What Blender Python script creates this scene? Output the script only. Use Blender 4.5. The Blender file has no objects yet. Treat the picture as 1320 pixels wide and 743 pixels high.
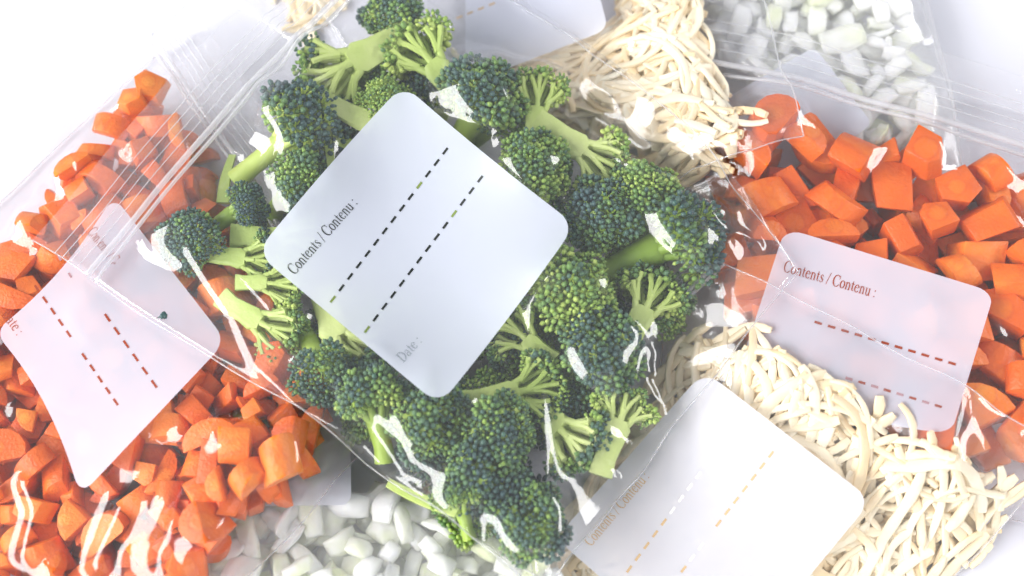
import bpy, bmesh, math, random
import numpy as np
from mathutils import Vector, Matrix

# ------------------------------------------------------------------ camera, world, lamps, exposure
SC = bpy.context.scene
COL = SC.collection
CM = 0.01                      # all layout is worked out in centimetres, then stored in metres
CAM_D, CAM_T = 53.3, math.radians(20.0)
LENS = 36.0 / 50.0
cam_d = bpy.data.cameras.new('camera')
cam = bpy.data.objects.new('camera', cam_d)
COL.objects.link(cam)
cam_d.lens, cam_d.sensor_width = 50.0, 36.0
cam_d.clip_start, cam_d.clip_end = 0.01, 50.0
cam.location = (0, -CAM_D * math.sin(CAM_T) * CM, CAM_D * math.cos(CAM_T) * CM)
cam.rotation_euler = (CAM_T, 0, 0)
cam_d.dof.use_dof = True
cam_d.dof.focus_distance = 0.505
cam_d.dof.aperture_fstop = 5.6
SC.camera = cam

W = bpy.data.worlds.new('World')
SC.world = W
W.use_nodes = True
bg = W.node_tree.nodes['Background']
bg.inputs[0].default_value = (0.88, 0.92, 1.0, 1)
bg.inputs[1].default_value = 0.62

def area(name, loc, target, sx, sy, power, color):
    d = bpy.data.lights.new(name, 'AREA')
    d.shape, d.size, d.size_y, d.energy, d.color = 'RECTANGLE', sx, sy, power, color
    o = bpy.data.objects.new(name, d)
    COL.objects.link(o)
    o.location = loc
    o.rotation_euler = (Vector(target) - Vector(loc)).to_track_quat('-Z', 'Y').to_euler()
    return o
area('fill_front', (0.5, -1.6, 1.25), (0, 0, 0), 2.2, 1.2, 6.0, (1.0, 0.99, 0.985))  # added fill lamp that brightens the dim lower labels and onions
area('window_left', (-1.55, -0.55, 0.98), (0, -0.15, 0.02), 2.6, 1.0, 106.0, (1.0, 0.99, 0.98))
area('lamp_right', (1.25, 0.25, 0.70), (0.05, 0, 0.02), 1.0, 0.36, 15.0, (1.0, 0.99, 0.98))  # strip lamp on the right, enlarged to put streaks on the fold flanks

SC.view_settings.view_transform = 'Standard'
SC.view_settings.look = 'None'
SC.view_settings.exposure = -0.24
SC.view_settings.gamma = 1.0
SC.view_settings.use_curve_mapping = False
SC.render.engine = 'CYCLES'
CY = SC.cycles
CY.use_denoising = True
CY.max_bounces, CY.diffuse_bounces, CY.glossy_bounces = 6, 3, 2
CY.use_adaptive_sampling = True
CY.adaptive_threshold = 0.08
CY.time_limit = 1000.0
CY.adaptive_min_samples = 16
CY.transmission_bounces, CY.transparent_max_bounces = 6, 40
CY.caustics_reflective = CY.caustics_refractive = False
CY.sample_clamp_indirect = 6.0

# ------------------------------------------------------------------ picture point <-> place
def P(px, py, z):
    """the place (cm) at height z that stands at picture point px, py of the photograph"""
    px, py, z = np.asarray(px, float), np.asarray(py, float), np.asarray(z, float)
    sx = (px - 660.0) / 1320.0 * LENS
    sy = -(py - 371.5) / 1320.0 * LENS
    c, s = math.cos(CAM_T), math.sin(CAM_T)
    dx, dy, dz = sx, s + sy * c, -c + sy * s
    t = (z - CAM_D * c) / dz
    return dx * t, -CAM_D * s + dy * t

def Q(x, y, z):
    c, s = math.cos(CAM_T), math.sin(CAM_T)
    ry, rz = y + CAM_D * s, z - CAM_D * c
    dep = ry * s - rz * c
    up = ry * c + rz * s
    return 660.0 + x / dep / LENS * 1320.0, 371.5 - up / dep / LENS * 1320.0

# ------------------------------------------------------------------ height field of the pile (cm)
RES = 0.1
GX0, GX1, GY0, GY1 = -30.0, 30.0, -22.0, 24.0
NX, NY = int((GX1 - GX0) / RES) + 1, int((GY1 - GY0) / RES) + 1
G = np.zeros((NY, NX))

def sample(F, x, y):
    fx = np.clip((np.asarray(x) - GX0) / RES, 0, NX - 1.001)
    fy = np.clip((np.asarray(y) - GY0) / RES, 0, NY - 1.001)
    ix, iy = fx.astype(int), fy.astype(int)
    ax, ay = fx - ix, fy - iy
    return (F[iy, ix] * (1 - ax) * (1 - ay) + F[iy, ix + 1] * ax * (1 - ay)
            + F[iy + 1, ix] * (1 - ax) * ay + F[iy + 1, ix + 1] * ax * ay)

def blur(F, r, n=3):
    k = 2 * r + 1
    for _ in range(n):
        for ax in (0, 1):
            pad = [(0, 0), (0, 0)]; pad[ax] = (r + 1, r)
            c = np.cumsum(np.pad(F, pad, mode='edge'), axis=ax)
            F = (np.take(c, range(k, c.shape[ax]), ax) - np.take(c, range(0, c.shape[ax] - k), ax)) / k
    return F

def dilate(F, r):
    for _ in range(r):
        A = F.copy()
        A[1:] = np.maximum(A[1:], F[:-1]); A[:-1] = np.maximum(A[:-1], F[1:])
        A[:, 1:] = np.maximum(A[:, 1:], F[:, :-1]); A[:, :-1] = np.maximum(A[:, :-1], F[:, 1:])
        F = A
    return F

def inside(poly, x, y):
    x, y = np.asarray(x, float), np.asarray(y, float)
    r = np.zeros(x.shape, bool)
    n = len(poly)
    for i in range(n):
        x0, y0 = poly[i]; x1, y1 = poly[(i + 1) % n]
        c = ((y0 > y) != (y1 > y)) & (x < (x1 - x0) * (y - y0) / ((y1 - y0) or 1e-9) + x0)
        r ^= c
    return r

def pick(poly, rng):
    xs, ys = [p[0] for p in poly], [p[1] for p in poly]
    while True:
        x, y = rng.uniform(min(xs), max(xs)), rng.uniform(min(ys), max(ys))
        if inside(poly, x, y):
            return x, y

def put(px, py, F, h=0.0):
    """a place on the surface F under the picture point"""
    z = 1.0
    for _ in range(5):
        x, y = P(px, py, z)
        z = float(sample(F, x, y)) + h
    return float(x), float(y), z

# ------------------------------------------------------------------ materials
def mat(name):
    m = bpy.data.materials.new(name)
    m.use_nodes = True
    nt = m.node_tree
    nt.nodes.clear()
    out = nt.nodes.new('ShaderNodeOutputMaterial')
    return m, nt, out

def nd(nt, t, **kw):
    n = nt.nodes.new('ShaderNode' + t)
    for k, v in kw.items():
        if k in n.inputs:
            n.inputs[k].default_value = v
        else:
            setattr(n, k, v)
    return n

def ramp(nt, stops):
    n = nt.nodes.new('ShaderNodeValToRGB')
    e = n.color_ramp.elements
    while len(e) < len(stops):
        e.new(0.5)
    for i, (p, c) in enumerate(stops):
        e[i].position = p; e[i].color = (*c, 1)
    return n

def food(name, stops, scale, rough, bump=0.1, bscale=60.0, sss=0.0, sssr=(0.01, 0.004, 0.002), perobj=0.5, spec=0.4, trans=None):
    m, nt, out = mat(name)
    L = nt.links.new
    tc = nd(nt, 'TexCoord')
    oi = nd(nt, 'ObjectInfo')
    n1 = nd(nt, 'TexNoise', Scale=scale, Detail=4.0)
    n1.noise_dimensions = '4D'
    L(tc.outputs['Object'], n1.inputs['Vector'])
    mul = nd(nt, 'Math', operation='MULTIPLY'); mul.inputs[1].default_value = 37.0
    L(oi.outputs['Random'], mul.inputs[0]); L(mul.outputs[0], n1.inputs['W'])
    mix = nd(nt, 'Math', operation='MULTIPLY_ADD')
    L(oi.outputs['Random'], mix.inputs[0]); mix.inputs[1].default_value = perobj
    add = nd(nt, 'Math', operation='SUBTRACT'); add.inputs[1].default_value = perobj * 0.5
    L(n1.outputs[0], add.inputs[0]); L(add.outputs[0], mix.inputs[2])
    rp = ramp(nt, stops)
    L(mix.outputs[0], rp.inputs[0])
    b = nd(nt, 'BsdfPrincipled', Roughness=rough)
    b.inputs['Specular IOR Level'].default_value = spec
    L(rp.outputs[0], b.inputs['Base Color'])
    if sss:
        b.inputs['Subsurface Weight'].default_value = sss
        b.inputs['Subsurface Radius'].default_value = sssr
        b.inputs['Subsurface Scale'].default_value = 1.0
    n2 = nd(nt, 'TexNoise', Scale=bscale * 1.0, Detail=3.0)
    L(tc.outputs['Object'], n2.inputs['Vector'])
    bp = nd(nt, 'Bump', Strength=bump, Distance=0.001)
    L(n2.outputs[0], bp.inputs['Height']); L(bp.outputs[0], b.inputs['Normal'])
    L(b.outputs[0], out.inputs[0])
    return m

M = {}
M['carrot'] = food('carrot_flesh', [(0.15, (0.68, 0.110, 0.006)), (0.5, (0.80, 0.150, 0.009)), (0.85, (0.88, 0.235, 0.025))], 120, 0.40, 0.45, 700, perobj=0.7)
def carrot_core(m):
    # the paler core and the fine growth rings of the root, about each chunk's own axis
    nt = m.node_tree; L = nt.links.new
    b = next(n for n in nt.nodes if n.type == 'BSDF_PRINCIPLED')
    src = b.inputs['Base Color'].links[0].from_socket
    tc = nd(nt, 'TexCoord'); sp = nd(nt, 'SeparateXYZ'); L(tc.outputs['Object'], sp.inputs[0])
    cb = nd(nt, 'CombineXYZ'); L(sp.outputs[0], cb.inputs[0]); L(sp.outputs[1], cb.inputs[1])
    le = nd(nt, 'VectorMath', operation='LENGTH'); L(cb.outputs[0], le.inputs[0])
    nz = nd(nt, 'TexNoise', Scale=300.0, Detail=2.0); L(tc.outputs['Object'], nz.inputs['Vector'])
    ma = nd(nt, 'Math', operation='MULTIPLY_ADD'); ma.inputs[1].default_value = 0.002; L(nz.outputs[0], ma.inputs[0]); L(le.outputs['Value'], ma.inputs[2])
    rp = ramp(nt, [(0.0, (1.0, 1.28, 1.6)), (0.42, (1.0, 1.18, 1.3)), (0.50, (0.90, 0.80, 0.8)), (0.56, (1.0, 1.0, 1.0)), (0.92, (1.0, 0.97, 0.9))])
    sc = nd(nt, 'Math', operation='MULTIPLY'); sc.inputs[1].default_value = 100.0; L(ma.outputs[0], sc.inputs[0]); L(sc.outputs[0], rp.inputs[0])
    mx = nd(nt, 'VectorMath', operation='MULTIPLY'); L(src, mx.inputs[0]); L(rp.outputs[0], mx.inputs[1])
    L(mx.outputs[0], b.inputs['Base Color'])
carrot_core(M['carrot'])
M['cheese'] = food('white_cheese', [(0.2, (0.87, 0.66, 0.38)), (0.5, (0.93, 0.79, 0.56)), (0.85, (0.96, 0.88, 0.70))], 60, 0.40, 0.25, 500)
M['onion'] = food('chopped_onion', [(0.1, (0.76, 0.82, 0.50)), (0.32, (0.91, 0.92, 0.80)), (0.6, (0.96, 0.96, 0.91))], 90, 0.30, 0.25, 700, 0.7, (0.006, 0.006, 0.005), perobj=0.7)
M['stalk'] = food('broccoli_stalk', [(0.15, (0.20, 0.33, 0.035)), (0.5, (0.36, 0.50, 0.075)), (0.85, (0.52, 0.62, 0.16))], 70, 0.42, 0.3, 500)
M['stalk_cut'] = food('cut_broccoli_flesh', [(0.15, (0.34, 0.47, 0.10)), (0.5, (0.45, 0.56, 0.16)), (0.85, (0.60, 0.67, 0.28))], 80, 0.45, 0.3, 700)

def bud_material():
    m, nt, out = mat('broccoli_buds')
    L = nt.links.new
    at = nd(nt, 'Attribute', attribute_name='tone')
    oi = nd(nt, 'ObjectInfo')
    ma = nd(nt, 'Math', operation='MULTIPLY_ADD')
    ma.inputs[1].default_value = 0.56
    L(oi.outputs['Random'], ma.inputs[0])
    sb = nd(nt, 'Math', operation='SUBTRACT'); sb.inputs[1].default_value = 0.25
    L(at.outputs['Fac'], sb.inputs[0]); L(sb.outputs[0], ma.inputs[2])
    rp = ramp(nt, [(0.0, (0.036, 0.080, 0.088)), (0.3, (0.062, 0.130, 0.095)), (0.52, (0.13, 0.25, 0.055)), (0.75, (0.28, 0.42, 0.07)), (1.0, (0.46, 0.57, 0.13))])
    L(ma.outputs[0], rp.inputs[0])
    b = nd(nt, 'BsdfPrincipled', Roughness=0.42)
    b.inputs['Specular IOR Level'].default_value = 0.45
    b.inputs['Sheen Weight'].default_value = 0.1
    b.inputs['Sheen Tint'].default_value = (0.7, 0.85, 1.0, 1)
    L(rp.outputs[0], b.inputs['Base Color'])
    L(b.outputs[0], out.inputs[0])
    return m
M['bud'] = bud_material()

def film_material(name, haze, rough, refl=1.9, bump=0.25, facet=0.0, tint=(0.998, 0.998, 1.0)):
    m, nt, out = mat(name)
    L = nt.links.new
    tr = nd(nt, 'BsdfTransparent'); tr.inputs[0].default_value = (*tint, 1)
    df = nd(nt, 'BsdfDiffuse'); df.inputs[0].default_value = (0.92, 0.92, 0.95, 1)
    tl = nd(nt, 'BsdfTranslucent'); tl.inputs[0].default_value = (0.92, 0.92, 0.95, 1)
    hz = nd(nt, 'MixShader'); hz.inputs[0].default_value = 0.5
    L(df.outputs[0], hz.inputs[1]); L(tl.outputs[0], hz.inputs[2])
    m1 = nd(nt, 'MixShader'); m1.inputs[0].default_value = haze
    L(tr.outputs[0], m1.inputs[1]); L(hz.outputs[0], m1.inputs[2])
    gl = nd(nt, 'BsdfGlossy', Roughness=rough)
    gl.inputs[0].default_value = (1, 1, 1, 1)
    # reflectance of a thin sheet, the same from both sides
    geo = nd(nt, 'NewGeometry')
    fr = nd(nt, 'VectorMath', operation='DOT_PRODUCT')
    L(geo.outputs['Incoming'], fr.inputs[1])
    ab = nd(nt, 'Math', operation='ABSOLUTE'); L(fr.outputs['Value'], ab.inputs[0])
    om = nd(nt, 'Math', operation='SUBTRACT'); om.inputs[0].default_value = 1.0; om.use_clamp = True
    L(ab.outputs[0], om.inputs[1])
    pw = nd(nt, 'Math', operation='POWER'); pw.inputs[1].default_value = 5.0
    L(om.outputs[0], pw.inputs[0])
    mu = nd(nt, 'Math', operation='MULTIPLY_ADD'); mu.inputs[1].default_value = 0.45; mu.inputs[2].default_value = 0.042 * refl; mu.use_clamp = True
    L(pw.outputs[0], mu.inputs[0])
    gw = nd(nt, 'BsdfGlossy', Roughness=0.30)
    gw.inputs[0].default_value = (1, 1, 1, 1)
    gm = nd(nt, 'MixShader'); gm.inputs[0].default_value = 0.20
    L(gl.outputs[0], gm.inputs[1]); L(gw.outputs[0], gm.inputs[2])
    m2 = nd(nt, 'MixShader')
    L(mu.outputs[0], m2.inputs[0]); L(m1.outputs[0], m2.inputs[1]); L(gm.outputs[0], m2.inputs[2])
    L(m2.outputs[0], out.inputs[0])
    if not bump:
        L(geo.outputs['Normal'], fr.inputs[0])
        return m
    tc = nd(nt, 'TexCoord')
    # crumpling: small flat facets with sharp edges, strong in some patches and absent in others
    ds = nd(nt, 'TexNoise', Scale=45.0, Detail=2.0)
    L(tc.outputs['Object'], ds.inputs['Vector'])
    dm = nd(nt, 'VectorMath', operation='MULTIPLY_ADD')
    L(ds.outputs['Color'], dm.inputs[0]); dm.inputs[1].default_value = (0.018, 0.018, 0.018); L(tc.outputs['Object'], dm.inputs[2])
    vo = nd(nt, 'TexVoronoi', Scale=62.0)
    L(dm.outputs[0], vo.inputs['Vector'])
    cs = nd(nt, 'VectorMath', operation='SUBTRACT'); cs.inputs[1].default_value = (0.5, 0.5, 0.5)
    L(vo.outputs['Color'], cs.inputs[0])
    mk = nd(nt, 'TexNoise', Scale=22.0, Detail=2.0)
    L(tc.outputs['Object'], mk.inputs['Vector'])
    mr = nd(nt, 'MapRange'); mr.inputs[1].default_value = 0.46; mr.inputs[2].default_value = 0.66; mr.inputs[3].default_value = 0.04; mr.inputs[4].default_value = facet
    L(mk.outputs[0], mr.inputs[0])
    sc = nd(nt, 'VectorMath', operation='SCALE'); L(cs.outputs[0], sc.inputs[0]); L(mr.outputs[0], sc.inputs['Scale'])
    n1 = nd(nt, 'TexNoise', Scale=70.0, Detail=3.0, Distortion=0.6)
    L(tc.outputs['Object'], n1.inputs['Vector'])
    bp = nd(nt, 'Bump', Strength=bump, Distance=0.003)
    L(n1.outputs[0], bp.inputs['Height'])
    ad = nd(nt, 'VectorMath', operation='ADD'); L(bp.outputs[0], ad.inputs[0]); L(sc.outputs[0], ad.inputs[1])
    no = nd(nt, 'VectorMath', operation='NORMALIZE'); L(ad.outputs[0], no.inputs[0])
    L(no.outputs[0], gl.inputs['Normal']); L(no.outputs[0], fr.inputs[0])
    return m
M['film'] = film_material('clear_bag_film', 0.028, 0.05, 1.7, 0.05, 0.03)
M['film_washed'] = film_material('washed_out_bag_film', 0.24, 0.10, 1.3, 0.06, 0.04)  # extra haze in the film imitates the overexposed look of the onions
M['film_lip'] = film_material('milky_bag_lip', 0.13, 0.08, 1.0, 0.15, 0.08)
M['film_under'] = film_material('clear_bag_back_film', 0.02, 0.15, 0.35, 0.0)
M['zip'] = film_material('milky_zip_plastic', 0.42, 0.25, 1.5, 0.0)
M['seam'] = film_material('welded_bag_seam', 0.30, 0.12, 2.0, 0.0)

def label_material():
    m, nt, out = mat('white_label_print')
    L = nt.links.new
    df = nd(nt, 'BsdfPrincipled', Roughness=0.35)
    df.inputs['Base Color'].default_value = (0.82, 0.86, 0.99, 1)
    tr = nd(nt, 'BsdfTransparent')
    tl = nd(nt, 'BsdfTranslucent'); tl.inputs[0].default_value = (0.92, 0.90, 0.94, 1)
    m0 = nd(nt, 'MixShader'); m0.inputs[0].default_value = 0.42
    L(df.outputs[0], m0.inputs[1]); L(tl.outputs[0], m0.inputs[2])
    m1 = nd(nt, 'MixShader'); m1.inputs[0].default_value = 0.10
    L(m0.outputs[0], m1.inputs[1]); L(tr.outputs[0], m1.inputs[2])
    L(m1.outputs[0], out.inputs[0])
    return m
M['label'] = label_material()

def plain(name, c, rough=0.5):
    m, nt, out = mat(name)
    b = nd(nt, 'BsdfPrincipled', Roughness=rough)
    b.inputs['Base Color'].default_value = (*c, 1)
    nt.links.new(b.outputs[0], out.inputs[0])
    return m
M['ink_dark'] = plain('dark_print', (0.012, 0.016, 0.014))
M['ink_faint'] = plain('faint_print', (0.30, 0.33, 0.38))
M['ink_olive'] = plain('olive_print', (0.16, 0.22, 0.05))
M['ink_brown'] = plain('red_brown_print', (0.30, 0.05, 0.02))
M['ink_grey'] = plain('pinkish_grey_print', (0.40, 0.22, 0.24))
M['ink_tan'] = plain('tan_print', (0.62, 0.43, 0.24))
M['ink_pale'] = plain('pale_print', (0.92, 0.90, 0.88))

def table_material():
    m, nt, out = mat('white_table')
    L = nt.links.new
    tc = nd(nt, 'TexCoord')
    n = nd(nt, 'TexNoise', Scale=6.0, Detail=5.0)
    L(tc.outputs['Object'], n.inputs['Vector'])
    rp = ramp(nt, [(0.3, (0.66, 0.66, 0.73)), (0.7, (0.69, 0.69, 0.75))])
    L(n.outputs[0], rp.inputs[0])
    b = nd(nt, 'BsdfPrincipled', Roughness=0.45)
    L(rp.outputs[0], b.inputs['Base Color'])
    L(b.outputs[0], out.inputs[0])
    return m
M['table'] = table_material()

# ------------------------------------------------------------------ objects
def mesh_np(name, verts, faces, mats, smooth=True, fmat=None, sharp=None):
    """verts in cm; faces a list of tuples or an (n,k) array"""
    me = bpy.data.meshes.new(name)
    v = np.asarray(verts, float) * CM
    if isinstance(faces, np.ndarray):
        n, k = faces.shape
        me.vertices.add(len(v)); me.vertices.foreach_set('co', v.ravel())
        me.loops.add(n * k); me.loops.foreach_set('vertex_index', faces.ravel().astype(np.int32))
        me.polygons.add(n)
        me.polygons.foreach_set('loop_start', np.arange(0, n * k, k, dtype=np.int32))
        me.update(calc_edges=True)
    else:
        me.from_pydata(v.tolist(), [], faces)
        me.update()
    for m in (mats if isinstance(mats, (list, tuple)) else [mats]):
        me.materials.append(m)
    if smooth:
        me.polygons.foreach_set('use_smooth', np.ones(len(me.polygons), bool))
    if fmat is not None:
        me.polygons.foreach_set('material_index', np.asarray(fmat, np.int32))
    if sharp is not None:
        me.set_sharp_from_angle(angle=math.radians(sharp))
    me.validate()
    return me

def obj(name, data, parent=None, loc=(0, 0, 0), label=None, cat=None, group=None, kind=None):
    o = bpy.data.objects.new(name, data)
    COL.objects.link(o)
    o.location = [c * CM for c in loc]
    if parent is not None:
        o.parent = parent
    for k, v in (('label', label), ('category', cat), ('group', group), ('kind', kind)):
        if v:
            o[k] = v
    return o

# ------------------------------------------------------------------ the table
n = 24
tx, ty = np.meshgrid(np.linspace(-160, 160, n), np.linspace(-120, 160, n))
tv = np.stack([tx.ravel(), ty.ravel(), np.zeros(n * n)], 1)
idx = np.arange(n * n).reshape(n, n)
tf = np.stack([idx[:-1, :-1], idx[:-1, 1:], idx[1:, 1:], idx[1:, :-1]], -1).reshape(-1, 4)
obj('table_surface', mesh_np('table_surface', tv, tf, M['table']), kind='structure',
    label='plain white table surface under the pile of bags')

# ------------------------------------------------------------------ convex chunks that are dropped on the pile
class Chunk:
    def __init__(self, name, pts, material, bevel, smooth_angle=40):
        bm = bmesh.new()
        cen = Vector(np.mean(np.array(pts), 0)) if bevel else Vector((0, 0, 0))
        for p in pts:
            bm.verts.new(Vector(p) - cen)
        bmesh.ops.remove_doubles(bm, verts=bm.verts, dist=0.02)
        r = bmesh.ops.convex_hull(bm, input=bm.verts)
        junk = [g for k_ in ('geom_interior', 'geom_unused') for g in r[k_] if isinstance(g, bmesh.types.BMVert)]
        bmesh.ops.delete(bm, geom=list(set(junk)), context='VERTS')
        loose = [v for v in bm.verts if not v.link_faces]
        bmesh.ops.delete(bm, geom=loose, context='VERTS')
        bmesh.ops.dissolve_limit(bm, angle_limit=math.radians(4), verts=bm.verts, edges=bm.edges)
        bmesh.ops.recalc_face_normals(bm, faces=bm.faces)
        bm.normal_update()
        self.n = np.array([f.normal for f in bm.faces])
        self.d = np.array([f.normal.dot(f.calc_center_median()) for f in bm.faces])
        self.a = np.array([f.calc_area() for f in bm.faces])
        mid = np.mean([v.co for v in bm.verts], 0)
        flip = (self.n @ mid) > self.d
        self.n[flip] *= -1; self.d[flip] *= -1
        # the planes must hold every corner
        self.d = np.maximum(self.d, (self.n @ np.array([v.co for v in bm.verts]).T).max(1))
        self.r = max(v.co.length for v in bm.verts)
        ed = [e for e in bm.edges if e.is_manifold and e.calc_face_angle(0) > 0.5]
        if bevel:
            bmesh.ops.bevel(bm, geom=ed, offset=bevel, segments=2, affect='EDGES', profile=0.5, clamp_overlap=True)
        bmesh.ops.scale(bm, vec=(CM, CM, CM), verts=bm.verts)
        self.me = bpy.data.meshes.new(name)
        bm.to_mesh(self.me); bm.free()
        self.me.materials.append(material)
        self.me.polygons.foreach_set('use_smooth', np.ones(len(self.me.polygons), bool))
        self.me.set_sharp_from_angle(angle=math.radians(smooth_angle))

    def fit(self, H, R, s, cx, cy):
        n = self.n @ R.T
        d = self.d * s
        ix, iy = int(round((cx - GX0) / RES)), int(round((cy - GY0) / RES))
        k = int(self.r * s / RES) + 1
        o = np.arange(-k, k + 1) * RES
        X, Y = np.meshgrid(o, o)
        low = np.full(X.shape, -1e9); up = np.full(X.shape, 1e9); ok = np.ones(X.shape, bool)
        for (a, b, c), dd in zip(n, d):
            if c < -1e-3:
                low = np.maximum(low, (dd - a * X - b * Y) / c)
            elif c > 1e-3:
                up = np.minimum(up, (dd - a * X - b * Y) / c)
            else:
                ok &= a * X + b * Y <= dd
        ok &= low < up
        win = (slice(iy - k, iy + k + 1), slice(ix - k, ix + k + 1))
        Hw = H[win]
        if Hw.shape != ok.shape or not ok.any():
            return None
        z = float(np.percentile(Hw[ok] - low[ok], 82))
        return z, win, np.where(ok, z + up, -1e9)

def rot_face_down(ch, rng, tilt):
    f = rng.choices(range(len(ch.a)), weights=ch.a ** 1.2)[0]
    q = Vector(ch.n[f]).rotation_difference(Vector((0, 0, -1)))
    R = q.to_matrix()
    R = Matrix.Rotation(rng.uniform(0, 2 * math.pi), 3, 'Z') @ R
    ax = Vector((rng.uniform(-1, 1), rng.uniform(-1, 1), 0.01)).normalized()
    return Matrix.Rotation(math.radians(rng.uniform(0, tilt)), 3, ax) @ R

def heap(kind, chunks, poly, count, H, rng, srange, where, cat, group, tilt=28, tries=7, zhint=1.2, cap=None, show=0.0, massname=None, masslabel=None):
    """drop count chunks one after another inside the picture polygon; returns the objects"""
    out = []
    H0 = blur(H, 5)
    for i in range(count):
        best = None
        for _ in range(tries):
            ch = rng.choice(chunks)
            R = rot_face_down(ch, rng, tilt)
            s = rng.uniform(*srange)
            px, py = pick(poly, rng)
            x, y, zz = put(px, py, H0, zhint)
            f = ch.fit(H, np.array(R), s, float(x), float(y))
            if f is None:
                continue
            top = f[2].max() - float(sample(H0, x, y))
            if best is None or top < best[0]:
                best = (top, ch, R, s, float(x), float(y), f, px, py)
        if best is None or (cap and best[0] > cap):
            continue
        _, ch, R, s, x, y, f, px, py = best
        H[f[1]] = np.maximum(H[f[1]], f[2])
        o = obj(kind, ch.me, None, (x, y, f[0]), where(px, py, s), cat, group)
        o.rotation_mode = 'QUATERNION'
        o.rotation_quaternion = R.to_quaternion()
        o.scale = (s, s, s)
        out.append((o, f))
    # chunks covered by others or outside the picture are joined into one mass; wholly buried ones are left out
    mass = []
    for o, f in out:
        own = f[2] > -1e8
        gap = H[f[1]][own] - f[2][own]
        if gap.min() > 0.10:
            bpy.data.objects.remove(o)
            continue
        qx, qy = Q(o.location.x / CM, o.location.y / CM, o.location.z / CM)
        if (gap < 0.04).mean() < show or not (-25 < qx < 1345 and -25 < qy < 768):
            mass.append(o)
    if mass and massname:
        V, F = [], []
        for o in mass:
            Mw = Matrix.LocRotScale(o.location, o.rotation_quaternion, o.scale)
            k = len(V)
            V += [tuple((Mw @ v.co) / CM) for v in o.data.vertices]
            F += [tuple(i + k for i in p.vertices) for p in o.data.polygons]
            m_ = o.data.materials[0]
            bpy.data.objects.remove(o)
        obj(massname, mesh_np(massname, V, F, m_, True, None, 40), None, (0, 0, 0), masslabel, cat, None, 'stuff')
    return out

rng = random.Random(11)
def carrot_pts(kind):
    r = rng.uniform(0.85, 1.12); t = rng.uniform(0.9, 1.6); tp = rng.uniform(0.82, 0.97)
    if kind == 'coin':
        angs = [i * 2 * math.pi / 14 for i in range(14)]; base = [(r * math.cos(a), r * math.sin(a)) for a in angs]
        c = rng.uniform(-0.1, 0.5) * r
        base = [(min(x, c), y) for x, y in base]
    elif kind == 'half':
        angs = [i * math.pi / 8 for i in range(9)]; base = [(r * math.cos(a), r * math.sin(a) - 0.4) for a in angs]
    elif kind == 'quarter':
        r *= 1.35
        angs = [i * math.pi / 2 / 5 for i in range(6)]; base = [(r * math.cos(a) - 0.5, r * math.sin(a) - 0.5) for a in angs] + [(-0.5, -0.5)]
    else:
        base = [(-r * .8 + rng.uniform(-.2, .2), -r * .7 + rng.uniform(-.2, .2)), (r * .8 + rng.uniform(-.2, .2), -r * .7 + rng.uniform(-.2, .2)),
                (r * .9 + rng.uniform(-.2, .2), r * .5), (r * .3, r * .8 + rng.uniform(-.2, .2)), (-r * .7, r * .6 + rng.uniform(-.2, .2))]
    sk, sl = rng.uniform(-0.25, 0.25), rng.uniform(-0.25, 0.25)
    pts = [(x, y, -t / 2 + sk * x * .6) for x, y in base] + [(x * tp + sk * .3, y * tp, t / 2 + sl * y) for x, y in base]
    ax, ay, sh = rng.uniform(.78, 1.2), rng.uniform(.8, 1.2), rng.uniform(-.3, .3)
    return [(x * ax + sh * z, y * ay, z) for x, y, z in pts]
CARROT = [Chunk('carrot_chunk', carrot_pts(k), M['carrot'], 0.055) for k in ['coin', 'half', 'quarter', 'block'] * 8]
def onion_chunk():
    """a curved slice of one onion layer: thick in the middle, thin at the ends"""
    a, b = rng.uniform(0.45, 0.95), rng.uniform(0.32, 0.5)
    t, bend, lift = rng.uniform(0.16, 0.28), rng.uniform(0.04, 0.26), rng.uniform(-.05, .12)
    nu, nv = 9, 5
    top, bot = [], []
    for i in range(nu):
        u = -1 + 2 * i / (nu - 1)
        for j in range(nv):
            v = -1 + 2 * j / (nv - 1)
            x, y = a * u, b * v * (1 - 0.22 * abs(u) ** 2.5)
            z = -bend * u * u - lift * v * v + 0.04 * math.sin(5 * u + 3 * v)
            th = t * (1 - 0.55 * abs(u) ** 3) * (1 - 0.35 * abs(v) ** 4)
            top.append((x * .94, y * .92, z + th)); bot.append((x, y, z - th * .8))
    V = top + bot
    K = nu * nv
    F = []
    for i in range(nu - 1):
        for j in range(nv - 1):
            q = [i * nv + j, (i + 1) * nv + j, (i + 1) * nv + j + 1, i * nv + j + 1]
            F.append(tuple(q)); F.append(tuple(k + K for k in reversed(q)))
    rim = [i * nv for i in range(nu)] + [(nu - 1) * nv + j for j in range(1, nv)] + [i * nv + nv - 1 for i in range(nu - 2, -1, -1)] + [j for j in range(nv - 2, 0, -1)]
    for k in range(len(rim)):
        p, q = rim[k], rim[(k + 1) % len(rim)]
        F.append((q, p, p + K, q + K))
    ch = Chunk('onion_hull', V, M['onion'], 0)
    bpy.data.meshes.remove(ch.me)
    ch.me = mesh_np('onion_piece', V, F, M['onion'])
    return ch
ONION = [onion_chunk() for _ in range(16)]

# ------------------------------------------------------------------ broccoli
ICO = bmesh.new()
bmesh.ops.create_icosphere(ICO, subdivisions=1, radius=1.0)
ICO.verts.ensure_lookup_table()
ICO_V = np.array([v.co for v in ICO.verts]); ICO_F = np.array([[v.index for v in f.verts] for f in ICO.faces]); ICO.free()

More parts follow.
